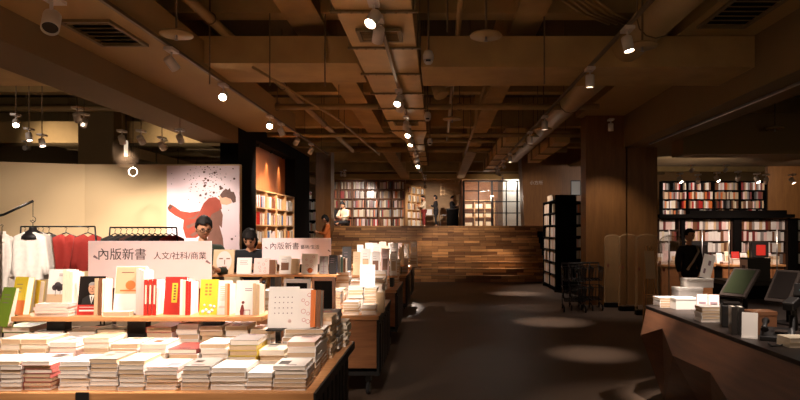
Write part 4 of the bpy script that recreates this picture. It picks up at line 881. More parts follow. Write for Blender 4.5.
for k, Yt, yb, ups, sts in SETS:
    n = CN[k + 1]; zt = PZ(yb, Yt)
    ctier(f'raised shelf with upright books on {n}', PX(ups[0][0] - 6, Yt), PX(ups[-1][1] + 1, Yt), Yt - .1, Yt + .25, zt)
    for i, (p0, p1, yt, c) in enumerate(ups):
        upz(f'{c} book standing {ORD[i]} from left on the raised shelf of {n}', p0, p1, yt, Yt, zt, c, R.choice([a_lines, a_patch('pink'), a_patch('beige'), a_lines, a_patch('brown')]), .03, 0, 10)
    for i, (p0, p1, yt, Ys) in enumerate(sts):
        cs(0, 0, p0, p1, yt, Ys, R.choice(['b_white', 'b_cream', 'b_white', 'b_pink']), f'{ORD[i]} stack from left on {n}', d=.2, t=.035)
upz('white book standing on the last stack of the farthest table before the steps', 410.5, 417, 242, 14.38, PZ(255, 14.3), 'white', a_patch('cream'), .02, 0, 8)
# ------------------------------------------------------------------ bookcases
SB = {}
for k in PAL:
    mb = MB(); mb.box(-.5, .5, 0, 1, 0, 1, 0).box(-.46, .46, .02, 1.0, 1.0, 1.004, 1)
    me = mb.mesh('spine_' + k); me.materials.append(M['b_' + k]); me.materials.append(M['pages']); SB[k] = me
STUFF = MB(); SKEYS = list(PAL)
def bookcase(label, loc, rz, w, h, d, cols, rows, mat, shelf_desc=None, fill='stuff', colors=None, z0=.08, bt=(.025, .05), bh=.74, gap=.08, top=True, back=True, name='bookcase', skip=0, nosides=False):
    t = thing(name, label, 'bookcase', loc, rz); W = Matrix.Translation(loc) @ Matrix.Rotation(rz, 4, 'Z')
    if back: MB().box(.02, w - .02, d - .02, d, 0, h).build('back_panel', mat, t)
    for x in (0, w - .04): MB().box(x, x + .04, 0, d - .02, 0, h).build('side_panel', mat, t)
    pitch = (h - z0) / rows; cw = w / cols
    for i in range(1, cols): MB().box(i * cw - .015, i * cw + .015, .005, d - .02, z0, h - .03).build('divider', mat, t)
    for r in range(rows + 1):
        z = z0 + r * pitch; MB().box(.04, w - .04, .002, d - .02, z - .03, z).build('shelf', mat, t)
    for r in range(skip, rows):
        for c in range(cols):
            x = c * cw + .045; end = (c + 1) * cw - .045
            while x < end:
                if R.random() < gap: x += R.uniform(.05, .2); continue
                b = R.uniform(*bt); hh = pitch * R.uniform(bh - .14, bh); k = R.choice(colors or SKEYS)
                if x + b > end: break
                z = z0 + r * pitch + .001; dd = min(.17, d - .06)
                if fill == 'stuff':
                    vs = [W @ Vector(p) for p in [(x, .03, z), (x + b * .93, .03, z), (x + b * .93, .03 + dd, z), (x, .03 + dd, z), (x, .03, z + hh), (x + b * .93, .03, z + hh), (x + b * .93, .03 + dd, z + hh), (x, .03 + dd, z + hh)]]
                    STUFF.add(vs, [(4, 5, 6, 7), (0, 1, 5, 4), (1, 2, 6, 5), (2, 3, 7, 6), (3, 0, 4, 7)], SKEYS.index(k))
                else:
                    o = link('shelved_book', SB[k]); o.scale = (b * .93, dd, hh); o.location = W @ Vector((x + b / 2, .03, z)); o.rotation_euler = (0, 0, rz)
                    ds = f"{['top', *ORD[1:]][rows - 1 - r]} shelf of {shelf_desc}"
                    tag(o, f"{k} book on the {ds}", 'book', f"{k} books on the {ds}")
                x += b
    return t
WARM = ['white', 'cream', 'cream', 'beige', 'pink', 'beige', 'white', 'orange', 'white', 'brown', 'cream', 'grey']
LITE = ['white', 'white', 'pink', 'cream', 'pink', 'white', 'beige', 'grey', 'white', 'maroon', 'pink', 'white', 'brown']
DIM = ['white', 'brown', 'maroon', 'orange', 'grey', 'red', 'beige', 'black', 'cream', 'pink', 'brown', 'beige']
bookcase('lit bookcase set into the black surround beside the tall poster', (-4.06, 13.86, 0), rad(90), 3.72, 2.58, .28, 4, 6, 'pale_wood', 'the lit bookcase by the poster', 'each', WARM + ['brown', 'red', 'blue'], .16, (.04, .09), .72, .3, skip=3)
bookcase('small black bookcase between the black surround and the wooden pillar', (-4.95, 22.0, 0), 0, .68, 2.75, .3, 1, 7, 'black_matte', None, 'stuff', WARM, .1, (.03, .06), .8, .05)
t = thing('box', 'small red and white box standing on the small black bookcase by the wooden pillar', 'box', (-4.6, 22.12, 2.752))
MB().box(-.1, .1, -.06, .06, 0, .22).build('body', 'b_white', t); MB().box(-.101, .101, -.061, .061, .14, .26).build('lid', 'b_red', t)
bookcase('tall wooden bookcase wall behind the reader above the steps', (-5.92, 33.0, 1.8), 0, 4.18, 2.52, .35, 6, 5, 'shelf_wood', None, 'stuff', DIM + ['pink', 'beige', 'cream', 'orange', 'grey'], .06, (.05, .10), .82, .04)
bookcase('slanted wooden shelf running back beside the tall bookcase wall', (-1.62, 33.1, 1.8), rad(70), 2.6, 2.3, .3, 4, 5, 'pale_wood', None, 'stuff', WARM, .06, (.05, .1), .75, .3)
bookcase('black double-sided bookcase with its end panel to the aisle before the steps', (3.12, 18.5, 0), rad(-90), 2.0, 2.46, .32, 2, 7, 'black_matte', None, 'stuff', ['white', 'cream', 'white', 'pink', 'beige'], .12, (.04, .08), .85, .08)
t = thing('end_panel', 'plain black end panel closing the bookcase in front of the steps', 'panel', (3.1, 16.47, 0)); MB().box(0, .56, -.03, .02, 0, 2.58).build('panel', 'black_matte', t); MB().box(-.02, .58, -.04, .03, -.0005, .06).build('plinth', 'black', t)
bookcase('second bookcase glimpsed between the black end panel and the pillar', (3.86, 18.3, 0), 0, .8, 2.5, .3, 1, 7, 'black_matte', None, 'stuff', WARM, .12, (.04, .08), .8, .05)
t = thing('stacked_parcel', 'small pale carton lying on top of the black bookcase before the steps', 'box', (3.25, 17.6, 2.462)); MB().box(-.1, .1, -.5, .3, 0, .16).build('carton', 'b_beige', t)
# the lit bookcases behind the counter: one run of bays, rails and posts in black
YB2 = 17.6
bays = [(PX(658, YB2), PX(680, YB2), 'beside the pillar'), (PX(684, YB2), PX(732.5, YB2), 'behind the person in the suit'), (PX(740, YB2), PX(788, YB2), 'behind the monitors'), (PX(796, YB2), PX(836, YB2), 'past the black post')]
for a, b, ds in bays:
    bookcase(f'brightly lit black bookcase bay {ds} behind the counter', (a, YB2, 0), 0, b - a, 1.98, .32, 1, 6, 'shelf_dark', f'the lit bay {ds}', 'each', LITE, .06, (.055, .10), .9, .03, skip=2)
for a, b, ds in ((PX(680, YB2), PX(684, YB2), 'left of the wide bay'), (PX(732.5, YB2), PX(740, YB2), 'between the two wide bays'), (PX(788, YB2), PX(796, YB2), 'before the last bay')):
    t = thing('display_post', f'thick black post {"next to the pillar side bay" if "left" in ds else ds} behind the counter', 'post', ((a + b) / 2, YB2 - .1, 0))
    MB().box((a - b) / 2, (b - a) / 2, 0, .3, 0, 1.985).build('post_body', 'black_matte', t); MB().box((a - b) / 2 - .02, (b - a) / 2 + .02, -.02, .32, -.0005, .08).build('plinth', 'black', t)
t = thing('shelf_canopy', 'long black canopy board over the lit bookcases behind the counter', 'canopy', (PX(658, YB2), YB2, 1.99)); MB().box(-.05, PX(790, YB2) - PX(658, YB2), -.25, .4, 0, .10).build('canopy_board', 'black_matte', t)
MB().box(.9, PX(787, YB2) - PX(658, YB2), .0, .3, .10, .22).build('cornice', 'black_matte', t)
bookcase('tall black bookcase rising behind the lit bays', (PX(662, 22.9), 22.9, 0), 0, PX(767, 22.9) - PX(662, 22.9), 3.46, .32, 4, 10, 'black_matte', None, 'stuff', DIM, .1, (.04, .08), .85, .05, skip=4)
so = STUFF.build('shelved_books', ['b_' + k for k in SKEYS]); tag(so, 'rows of small upright books filling the far and dim bookcases', 'books', None, 'stuff')

# display tables before the lit bays
def low_table(label, x0, x1, y0, y1, z):
    t = thing('display_table', label, 'table', ((x0 + x1) / 2, y0, 0)); w = (x1 - x0) / 2; d = y1 - y0
    MB().box(-w, w, 0, d, z - .05, z).build('tabletop', 'oak', t, .003); MB().box(-w + .03, w - .03, .03, .06, .1, z - .052).build('front_panel', 'oak_side', t)
    for x in (-w + .03, w - .09): MB().box(x, x + .06, .065, d - .03, 0, z - .052).build('leg', 'black', t)
def tb(x0, x1, Y, zt, zb, cov, ds): stack(ds, x0, x1, Y, zt, zb, cov, name='table_book', t=.04, d=.2)
for k, (p0, p1, ds) in enumerate(((660, 716, 'the display table behind the gates'), (722, 786, 'the display table behind the monitors'))):
    Y = 14.6; x0, x1 = PX(p0, Y), PX(p1, Y); low_table(f'wooden display table of books, {ds[4:]}', x0, x1, Y, Y + .9, .84)
    n = 6
    for i in range(n):
        x = x0 + .06 + i * (x1 - x0 - .1) / n
        tb(x, x + .16, Y + .06, .84 + R.uniform(.05, .22), .84, R.choice(['b_white', 'b_pink', 'b_white', 'b_cream']), f'{ORD[i]} stack from left on {ds}')
    for i in range(7):
        x = x0 + .1 + i * (x1 - x0 - .12) / 7; c = ['white', 'pink', 'white', 'cream', 'red', 'white', 'yellow'][(i + 2 * k) % 7]
        upright(f'{c} book standing {ORD[i]} from left on {ds}', x + .06, Y + .5, .84, R.uniform(.13, .18), R.uniform(.22, .32), .03, c, R.uniform(-.15, .15), 10, R.choice([a_lines, a_patch('beige'), a_patch('brown')]))
    for i, px in enumerate((669, 702) if k == 0 else (729, 777)):
        tag(MB().tube([(PX(px, Y - .2), Y - .2, 0), (PX(px, Y - .2), Y - .2, 1.66)], .015, 8).lathe([(.09, 0), (.09, .012), (.016, .02)], 16, Matrix.Translation((PX(px, Y - .2), Y - .2, 0))).build('barrier_post', 'steel'), f'{ORD[i]} slim metal post before {ds}', 'post')
for px, c in ((690, 'black'), (722, 'black'), (748, 'plastic_dark'), (768, 'b_red')):
    pass
t = thing('dark_box', 'dark red fronted box among the books on the display table behind the monitors', 'box', (PX(768, 14.6), 14.95, .842)); MB().box(-.2, .2, 0, .15, 0, .52).build('body', 'black', t); MB().box(-.1, .12, -.012, 0, .2, .45).build('front_label', 'b_red', t)
t = thing('dark_box', 'dark grey box on the display table behind the gates near its far end', 'box', (PX(705, 14.6), 14.95, .842)); MB().box(-.22, .22, 0, .15, 0, .5).build('body', 'plastic_dark', t); MB().box(-.223, .223, -.003, .153, .44, .52).build('lid', 'black', t)

# ------------------------------------------------------------------ cash counter
t = thing('cash_counter', 'faceted walnut cash counter with a dark top', 'counter', (2.6, 5.0, 0))
ox, oy = 2.6, 5.0
def W3(p): return (p[0] - ox, p[1] - oy, p[2])
zt = .90
top = [(2.07, 6.2), (2.07, 3.0), (4.4, 3.0), (4.4, 6.75), (2.75, 6.75)]
MB().prism([(x - ox, y - oy) for x, y in top], zt - .03, zt, XY).build('counter_top', 'counter_top', t, .003)
A = [W3(p) for p in [(2.072, 6.19, zt - .031), (2.072, 5.2, zt - .031), (2.072, 4.3, zt - .031), (2.072, 3.02, zt - .031)]]
Z = [W3(p) for p in [(2.07 - .4 * (.869 - z), y, z) for y, z in ((6.05, .63), (5.62, .76), (5.2, .60), (4.5, .62), (4.08, .50), (3.55, .66), (3.02, .55))]]
Bt = [W3(p) for p in [(2.16, 5.92, 0), (2.30, 5.2, 0), (2.32, 4.3, 0), (2.34, 3.02, 0)]]
mb = MB(); vs = A + Z; mb.add(vs, [(0, 4, 5), (0, 5, 1), (1, 5, 6), (1, 6, 7), (1, 7, 2), (2, 7, 8), (2, 8, 9), (2, 9, 3), (3, 9, 10)])
mb.build('upper_facet', 'walnut', t)
mb = MB(); vs = Z + Bt; mb.add(vs, [(0, 7, 1), (1, 7, 2), (2, 7, 8), (2, 8, 3), (3, 8, 4), (4, 8, 9), (4, 9, 5), (5, 9, 10), (5, 10, 6)])
mb.build('lower_facet', 'walnut', t)
mb = MB(); e = [W3(p) for p in [(2.072, 6.19, zt - .031), (2.75, 6.74, zt - .031), (2.75, 6.6, 0), (2.16, 5.92, 0), (1.97, 6.05, .63), (4.38, 6.74, zt - .031), (4.38, 6.6, 0), (4.38, 3.02, zt - .031), (4.38, 3.02, 0), (2.072, 3.02, zt - .031), (2.34, 3.02, 0), (1.94, 3.02, .55)]]
mb.add(e, [(0, 1, 2, 4), (4, 2, 3), (1, 5, 6, 2), (5, 7, 8, 6), (7, 9, 11, 8), (11, 10, 8)]); mb.build('end_panel', 'walnut', t)
ZC = zt + .0005
# books, boxes and leaflets on the counter
def cst(ds, p0, p1, yt, yb, Y, cov, n=None, top=None, d=.2):
    stack(ds, PX(p0, Y), PX(p1, Y), Y, PZ(yt, Y), ZC, cov, name='counter_book', t=.026, d=d, topcov=top, jitter=.004)
cst('the white stack at the gate end of the cash counter', 660, 684, 298, 0, 6.02, 'b_white', top='b_white')
def carton(label, x0, x1, y0, y1, z0, z1, m='b_white'):
    t = thing('carton', label, 'box', ((x0 + x1) / 2, (y0 + y1) / 2, z0)); w, d, h = (x1 - x0) / 2, (y1 - y0) / 2, z1 - z0
    MB().box(-w, w, -d, d, 0, h * .82).build('body', m, t, .002); MB().box(-w - .003, w + .003, -d - .003, d + .003, h * .82, h).build('lid', m, t, .002)
Y = 6.28; carton('wide white carton behind the book stack on the cash counter', PX(679, Y), PX(703, Y), Y, Y + .2, ZC, PZ(288, Y))
carton('white carton lying on the wide white one on the cash counter', PX(688, Y), PX(714, Y), Y + .01, Y + .2, PZ(288, Y) + .001, PZ(279, Y))
carton('low white carton between the book stack and the leaflet stand on the cash counter', PX(676, 5.85), PX(697, 5.85), 5.85, 6.0, ZC, PZ(298, 5.85))
t = thing('price_card', 'white card with small drawings leaning on top of the white cartons', 'card', (PX(704, 6.4), 6.38, PZ(279, 6.4) + .008)); t.rotation_euler = (rad(-8), rad(14), rad(-10))
MB().box(-.055, .055, 0, .006, 0, .25).build('card', 'b_white', t); MB().box(-.03, -.01, -.001, 0, .05, .10).box(.0, .025, -.001, 0, .14, .19).build('printed_drawing', 'ink_soft', t); MB().box(-.06, .06, -.03, .05, -.006, 0).build('base', 'black', t)
Y = 5.55; t = thing('leaflet_stand', 'small black stand holding two pinkish leaflets on the cash counter', 'stand', (PX(708, Y), Y, ZC)); t.rotation_euler = (0, 0, rad(-22))
MB().box(-.10, .10, -.06, .07, 0, .008).box(-.10, .10, -.06, -.05, .008, .03).build('base', 'black', t)
for s in (-1, 1):
    lf = MB().obox((s * .047, -.005, .095), (.088, .004, .165), (rad(-20), 0, 0)).build('leaflet', 'b_pink', t)
    MB().obox((s * .047, -.0085, .10), (.06, .002, .02), (rad(-20), 0, 0)).build('printed_text', 'ink_soft', lf)
MB().obox((0, .035, .085), (.19, .005, .17), (rad(-20), 0, 0)).build('back_rest', 'black', t)
cst('the stack before the leaflet stand on the counter', 702, 726, 307, 0, 5.05, 'b_white', d=.15)
cst('the short near stack on the cash counter', 789, 812, 338, 0, 3.95, 'b_cream', d=.15)
# monitors
def monitor(label, p, rz, tilt, w, h, scr):
    t = thing('monitor', label, 'monitor', (p[0], p[1], ZC), rz); zc = p[2] - ZC
    # local -Y is the screen side
    MB().obox((0, .05, .008), (.2, .2, .016)).build('base', 'plastic_dark', t, .004)
    MB().tube([(0, .07, .016), (0, .07, zc * .6), (0, .035, zc - .02)], .022, 10).build('stand_neck', 'plastic_dark', t)
    rot = (rad(-tilt), 0, 0); c = Vector((0, 0, zc)); m = Euler(rot).to_matrix()
    MB().obox(c, (w, .03, h), rot).build('monitor_case', 'plastic_grey', t, .006)
    MB().obox(c + m @ Vector((0, -.0165, .004)), (w - .05, .003, h - .05), rot).build('screen', scr, t)
    MB().obox(c + m @ Vector((0, .025, -.01)), (w * .6, .03, h * .6), rot).build('rear_housing', 'plastic_dark', t, .004)
monitor('tilted touch monitor with a greenish dark screen on the cash counter', (2.62, 5.4, 1.19), rad(-62), 42, .25, .31, 'screen')
monitor('second tilted monitor with a dark case behind the greenish one on the cash counter', (2.75, 4.95, 1.20), rad(-64), 32, .22, .29, 'plastic_dark')
t = thing('till_display', 'black customer display with cyan digits beside the second monitor', 'display', (2.78, 4.62, ZC), rad(-48))
MB().lathe([(.09, 0), (.09, .015), (.03, .02)], 20).build('base', 'black', t); MB().tube([(0, 0, .02), (0, 0, .27)], .018, 10).build('pole', 'black', t)
MB().obox((0, -.005, .30), (.24, .045, .095), (rad(-10), 0, 0)).build('display_head', 'black', t, .006)
lettering('153.00', .034, 'digits', t, (-.03, -.032, .305), (rad(80), 0, 0), 'digits')
t = thing('till_printer', 'black receipt printer under the greenish monitor', 'printer', (PX(731, 4.85), 4.85, ZC), rad(-20))
MB().box(-.075, .075, -.09, .09, 0, .17).build('body', 'black', t, .008); MB().box(-.06, .06, -.08, .04, .17, .19).build('lid', 'plastic_dark', t, .005); MB().box(-.05, .05, -.092, -.089, .10, .115).build('paper_slot', 'plastic_grey', t)
for k in range(2): upright(f'dark case standing before the receipt printer, {ORD[k]} from the leaflet stand', PX(731 + 6 * k, 4.55), 4.55 - .02 * k, ZC, .035, .20, .12, 'black', rad(-15), 1, None, None, 'box', 'dark_case')
t = thing('price_card', 'blank white card leaning on the brown box at the cash counter', 'card', (PX(749.5, 4.3), 4.3, ZC + .004), rad(-32)); MB().obox((0, .015, .088), (.10, .006, .17), (rad(-9), 0, 0)).build('card', 'b_white', t); MB().box(-.05, .05, -.015, .03, -.004, .003).build('base', 'b_white', t)
carton('brown cardboard box behind the blank white card on the cash counter', PX(746, 4.5), PX(771, 4.5), 4.42, 4.56, ZC, ZC + .17, 'b_brown')
carton('pink sided black box on the shelf behind the monitors', PX(744, 7.4), PX(766, 7.4), 7.3, 7.5, 1.05, 1.32, 'black')
t = thing('back_counter', 'low dark back shelf behind the cash counter', 'counter', (5.6, 7.5, 0)); MB().box(-2.2, 2.2, -.25, .25, 1.0, 1.05).build('counter_top', 'counter_top', t); MB().box(-2.2, 2.2, -.2, .2, 0, .998).build('body', 'black_matte', t)
t = thing('paper_sheet', 'pink sheet taped to the side of the black box behind the monitors', 'paper', (PX(744, 7.4) - .006, 7.3, 1.052)); MB().box(-.004, 0, 0, .18, 0, .25).build('sheet', 'b_pink', t); MB().box(-.005, -.004, .05, .13, .1, .18).build('print', 'ink_soft', t)
t = thing('telephone', 'black desk telephone with its handset on the cash counter', 'telephone', (PX(775, 4.25), 4.25, ZC), rad(-30))
MB().prism([(-.09, 0), (.10, 0), (.10, .075), (-.09, .03)], -.09, .09, YZ).build('body', 'black', t, .005)
MB().tube([(-.06, -.08, .075), (-.06, -.06, .095), (-.06, .05, .125), (-.06, .085, .115)], [.026, .016, .016, .026], 10).build('handset', 'black', t)
MB().box(.0, .075, -.05, .06, .06, .066).build('keypad', 'plastic_grey', t)
t = thing('barcode_scanner', 'black handheld scanner standing in its cradle near the telephone', 'scanner', (PX(792, 4.3), 4.3, ZC), rad(-50))
MB().lathe([(.06, 0), (.06, .012), (.02, .025), (.02, .16)], 18).build('cradle', 'black', t); MB().obox((0, -.01, .24), (.075, .13, .06), (rad(15), 0, 0)).build('scanner_head', 'black', t, .01); MB().tube([(0, .02, .22), (0, .05, .12), (0, .06, .05)], [.02, .02, .014], 10).build('handle', 'black', t)
mb = MB(); mb.tube([(PX(768, 4.1), 4.1, ZC + .006), (PX(772, 3.98), 3.98, ZC + .006), (PX(781, 4.0), 4.0, ZC + .007), (PX(786, 4.1), 4.1, ZC + .006), (PX(794, 4.05), 4.05, ZC + .006)], .005, 6)
tag(mb.build('cable', 'rubber'), 'black cable snaking over the cash counter before the telephone', 'cable')
t = thing('barrier', 'tall black screen at the far end of the cash counter top', 'screen', (3.45, 4.6, ZC)); MB().box(-.4, .4, -.02, .02, .03, .48).build('panel', 'black_matte', t); MB().box(-.4, .4, -.08, .08, 0, .03).build('base', 'black', t)

# ------------------------------------------------------------------ gates, easel, trolleys
for k, (p0, p1, Y, yt) in enumerate(((604.5, 620, 13.3, 235), (619, 637, 12.7, 234.5), (635.5, 658, 12.1, 234.5), (660, 681, 11.8, 236))):
    w = (p1 - p0) * Y / F; x = (PX(p0, Y) + PX(p1, Y)) / 2; h = PZ(yt, Y)
    t = thing('security_gate', f'clear smoky security gate panel with a rounded top, {ORD[k]} from the trolleys', 'gate', (x, Y, 0))
    r = w * .45; prof = [(-w / 2, .1), (w / 2, .1)] + [(w / 2 - r + r * math.cos(a * .2618), h - r * .55 + r * .55 * math.sin(a * .2618)) for a in range(7)] + [(-w / 2 + r + r * math.cos(a * .2618), h - r * .55 + r * .55 * math.sin(a * .2618)) for a in range(6, 13)]
    MB().prism(prof, -.012, .012, XZ).build('gate_panel', 'acrylic', t)
    MB().tube([(a, 0, b) for a, b in prof], .012, 6, True).build('rim', 'acrylic_edge', t)
    MB().box(-w / 2, w / 2, -.07, .07, 0, .10).build('base', 'plastic_dark', t, .006)
    MB().box(-w / 2 + .05, -w / 2 + .09, -.02, -.0125, .86, .92).build('indicator', 'b_maroon', t)
t = thing('easel', 'wooden A-shaped easel holding a pale notice behind the end of the cash counter', 'easel', (PX(648, 11.2), 11.2, 0))
for s in (-1, 1): MB().tube([(s * .03, 0, 1.36), (s * .17, -.25, 0)], .014, 6).build('leg', 'pale_wood', t)
for s in (-1, 1): MB().tube([(s * .02 + .05, .02, 1.30), (s * .10 + .16, .32, 0)], .012, 6).build('leg', 'pale_wood', t)
for z in (.22, .42): MB().tube([(-.03 + .06, .32 * (1 - z / 1.3), z), (.14 + .06, .32 * (1 - z / 1.3), z)], .010, 6).build('rung', 'pale_wood', t)
MB().tube([(-.11, -.16, .5), (.11, -.16, .5)], .012, 6).build('crossbar', 'pale_wood', t)
tag(MB().obox((PX(648, 11.2), 11.2 - .105, 1.03), (.17, .008, .5), (rad(-11), 0, 0)).build('notice', 'b_beige'), 'pale paper notice resting on the wooden easel', 'notice')
def trolley(label, x, y, rz):
    t = thing('shopping_trolley', label, 'trolley', (x, y, 0), rz)
    for s in (-1, 1):
        MB().tube([(s * .21, -.36, .10), (s * .21, .30, .12), (s * .22, .40, .94)], .012, 8).build('side_frame', 'black_metal', t)
        for yy in (-.34, .28):
            w = MB().lathe([(.02, -.014), (.048, -.014), (.052, 0), (.048, .014), (.02, .014)], 16, Matrix.Translation((s * .21, yy, .053)) @ Matrix.Rotation(math.pi / 2, 4, 'Y')).build('wheel', 'rubber', t)
            MB().lathe([(.0005, -.017), (.016, -.015), (.016, .015), (.0005, .017)], 10, Matrix.Translation((s * .21, yy, .053)) @ Matrix.Rotation(math.pi / 2, 4, 'Y')).build('hub', 'steel', w)
    for z, nm in ((.22, 'lower_basket'), (.62, 'upper_basket')):
        mb = MB(); d = .26
        for zz, g in ((z, 0), (z + d, .03)): mb.tube([(-.2 - g, -.34 - g, zz), (.2 + g, -.34 - g, zz), (.2 + g, .32, zz), (-.2 - g, .32, zz)], .007, 6, True)
        for i in range(7):
            a = -.2 + i * .4 / 6; mb.tube([(a * 1.15, -.37, z + d), (a, -.34, z), (a, .32, z), (a * 1.15, .32, z + d)], .0045, 5)
        for i in range(8):
            b = -.3 + i * .6 / 7; mb.tube([(-.23, b, z + d), (-.2, b, z), (.2, b, z), (.23, b, z + d)], .0045, 5)
        mb.build(nm, 'black_metal', t)
    MB().tube([(-.22, .40, .94), (.22, .40, .94)], .016, 8).build('handle', 'black', t)
for k, (x, y) in enumerate(((2.78, 13.0), (2.98, 13.25), (3.2, 13.35))):
    trolley(['dark wire shopping trolley nested nearest the aisle before the black end panel', 'dark wire shopping trolley nested second from the aisle', 'dark wire shopping trolley nested against the wood clad pillar'][k], x, y - .25 if k < 2 else y - .28, rad(-8))

# ------------------------------------------------------------------ clothes shop
PY = 12.47
px0, px1 = PX(167, PY), PX(239.5, PY); pzt = 2.94; pzb = 1.0
t = thing('poster', 'tall pink-white poster of a figure in an orange coat on the cream wall', 'poster', (px0, PY, pzb)); w = px1 - px0; h = pzt - pzb
MB().box(0, w, -.006, .028, 0, h).build('sheet', 'poster', t)
def pp(px, py): return (PX(px, PY) - px0, PZ(py, PY) - pzb)
def art(nm, pts, m, k):
    mb = MB(); mb.prism([pp(*p) for p in pts][::-1], -.0065 - .0008 * k, -.0061, XZ); mb.build(nm, m, t)
art('printed_dress', [(211, 204), (220, 203), (222, 216), (219, 224), (223, 238), (224, 250), (210, 262), (202, 262), (208, 238), (207, 220), (205, 210)], 'dress_print', 1)
art('printed_coat', [(167.5, 208), (170, 204), (174, 206), (181, 211), (190, 212.5), (200, 211), (204, 203), (209, 198), (216, 197), (221, 201), (222, 209), (212, 214), (208, 222), (205, 232), (196, 238), (186, 238), (183, 228), (184, 220), (176, 216), (169, 211)], 'coat_print', 2)
for i, q in enumerate(([(186, 226), (196, 222), (203, 214), (197, 224), (188, 229)], [(185, 219), (194, 217), (202, 210), (195, 219)], [(190, 235), (199, 229), (206, 219), (201, 231), (193, 237)], [(168, 207), (171, 204.5), (173, 206.5), (170, 210)])): art('printed_fold', q, 'hair_print' if i == 3 else 'dress_print', 3)
art('printed_face', [(219, 196), (224, 195), (231, 198), (232, 203), (227, 205), (221, 204)], 'skin_print', 3)
art('printed_hair', [(220, 195), (223, 191), (226, 188.5), (228, 190), (230, 188), (231, 191.5), (234, 192), (236, 197), (236, 202), (233, 203), (231, 199), (226, 197), (222, 198)], 'hair_print', 4)
art('printed_sleeve', [(220, 207), (223, 215), (222, 228), (218, 224), (219, 214)], 'dress_print', 3)
for k in range(130):
    a = R.gauss(208, 10); b = R.gauss(181, 10)
    if not (168 < a < 238 and 166.5 < b < 250): continue
    r = R.uniform(.2, .8) if k % 9 else 1.3
    if k == 0: a, b, r = 232, 239, 1.3
    art('ink_splash', [(a + r * math.cos(q * .785), b + r * math.sin(q * .785) * R.uniform(.7, 1.1)) for q in range(8)], 'hair_print', 0.5)
def garment_mesh(L=.66, wd=.44, th=.055, mat='shirt_red', sleeves=True):
    h = wd / 2
    pts = [(-.07, 0), (0, -.045), (.07, 0), (h, -.06)]
    if sleeves: pts += [(h + .06, -.58), (h - .01, -.60), (h - .035, -.20)]
    pts += [(h - .01, -L), (0, -L - .01), (-h + .01, -L)]
    if sleeves: pts += [(-h + .035, -.20), (-h + .01, -.60), (-h - .06, -.58)]
    pts += [(-h, -.06)]
    mb = MB(); n = len(pts); bm = bmesh.new()
    f = [bm.verts.new((x, -th / 2, z)) for x, z in pts]; g = [bm.verts.new((x, th / 2, z)) for x, z in pts]
    bm.faces.new(f); bm.faces.new(g[::-1])
    for i in range(n): bm.faces.new((f[i], g[i], g[(i + 1) % n], f[(i + 1) % n]))
    bmesh.ops.triangulate(bm, faces=[x for x in bm.faces if len(x.verts) > 4])
    bmesh.ops.subdivide_edges(bm, edges=bm.edges[:], cuts=3, use_grid_fill=True)
    for v in bm.verts:
        k = math.sin(v.co.x * 38 + 1.3 * math.sin(v.co.z * 5)) * .011 * min(1, -v.co.z * 3 if v.co.z < 0 else 0)
        v.co.y += k + (.012 * (1 if v.co.y > 0 else -1) * math.cos(v.co.x / (h + .1) * 1.5))
    bmesh.ops.recalc_face_normals(bm, faces=bm.faces)
    me = bpy.data.meshes.new('garment'); bm.to_mesh(me); bm.free(); me.materials.append(M[mat])
    for p in me.polygons: p.use_smooth = True
    return me
_hang = None
def hanger_mesh():
    global _hang
    if _hang: return _hang
    mb = MB(); mb.tube([(-.20, 0, -.055), (0, 0, .03), (.20, 0, -.055)], .010, 6); mb.tube([(0, 0, .03), (0, 0, .075), (.018, 0, .10), (.0, 0, .122), (-.018, 0, .108)], .005, 6)
    _hang = mb.mesh('hanger'); _hang.materials.append(M['black']); return _hang
def garment(label, x, y, zr, rz, mat, L=.66, wd=.44, group=None, th=.055):
    t = thing('hanging_garment', label, 'garment', (x, y, zr - .122), rz, group)
    link('cloth', garment_mesh(L, wd, th, mat), t); link('hanger', hanger_mesh(), t)
def rack(label, x0, x1, Y, z):
    t = thing('garment_rack', label, 'rack', ((x0 + x1) / 2, Y, 0)); w = (x1 - x0) / 2
    MB().tube([(-w, 0, z), (w, 0, z)], .013, 8).build('rail', 'black_metal', t)
    for s in (-1, 1):
        MB().tube([(s * w, 0, z), (s * (w + .10), 0, .02)], .013, 8).build('post', 'black_metal', t); MB().tube([(s * (w + .10), -.25, .015), (s * (w + .10), .25, .015)], .013, 8).build('foot', 'black_metal', t)
Yk = 10.7; z1 = PZ(226.5, Yk)
rack('black garment rack with white and red clothes before the cream wall', PX(21, Yk), PX(95, Yk), Yk, z1)
items = [(25, 'shirt_white', 70, .62), (32, 'shirt_white', 65, .7), (38, 'shirt_dark', 72, .66), (43, 'shirt_white', 66, .7), (49, 'shirt_dark', 72, .62), (66, 'shirt_red', 6, .66), (88, 'shirt_red', 38, .62)]
for i, (px, m, rz, L) in enumerate(items):
    c = {'shirt_white': 'white shirt', 'shirt_dark': 'dark shirt', 'shirt_red': 'red sweater'}[m]
    garment(f'{c} hanging {ORD[i]} from the far wall end of the red and white clothes rack', PX(px, Yk), Yk, z1 - .012, rad(rz), m, L, .42)
z1 = PZ(227.5, Yk)
rack('black garment rack full of dark clothes between the cream wall and the near sign', PX(110, Yk), PX(176.5, Yk), Yk, z1)
for i in range(11):
    px = 115 + i * 5.7; m = 'shirt_red' if i == 10 else ('shirt_brown' if i in (3, 7) else 'shirt_dark')
    c = {'shirt_red': 'red top', 'shirt_brown': 'dark brown top', 'shirt_dark': 'black top'}[m]
    garment(f'{c} hanging {ORD[i]} along the dark clothes rack counted from the corner', PX(px, Yk), Yk, z1 - .012, rad(58 + 6 * ((i * 7) % 3)), m, .62, .46)
Ys = 8.7; xs = PX(33, Ys); zs = PZ(201, Ys)
t = thing('display_stand', 'black bent display arm with a hook holding up the grey sweater', 'stand', (PX(-2, Ys), Ys, 0)); b0 = PX(-2, Ys)
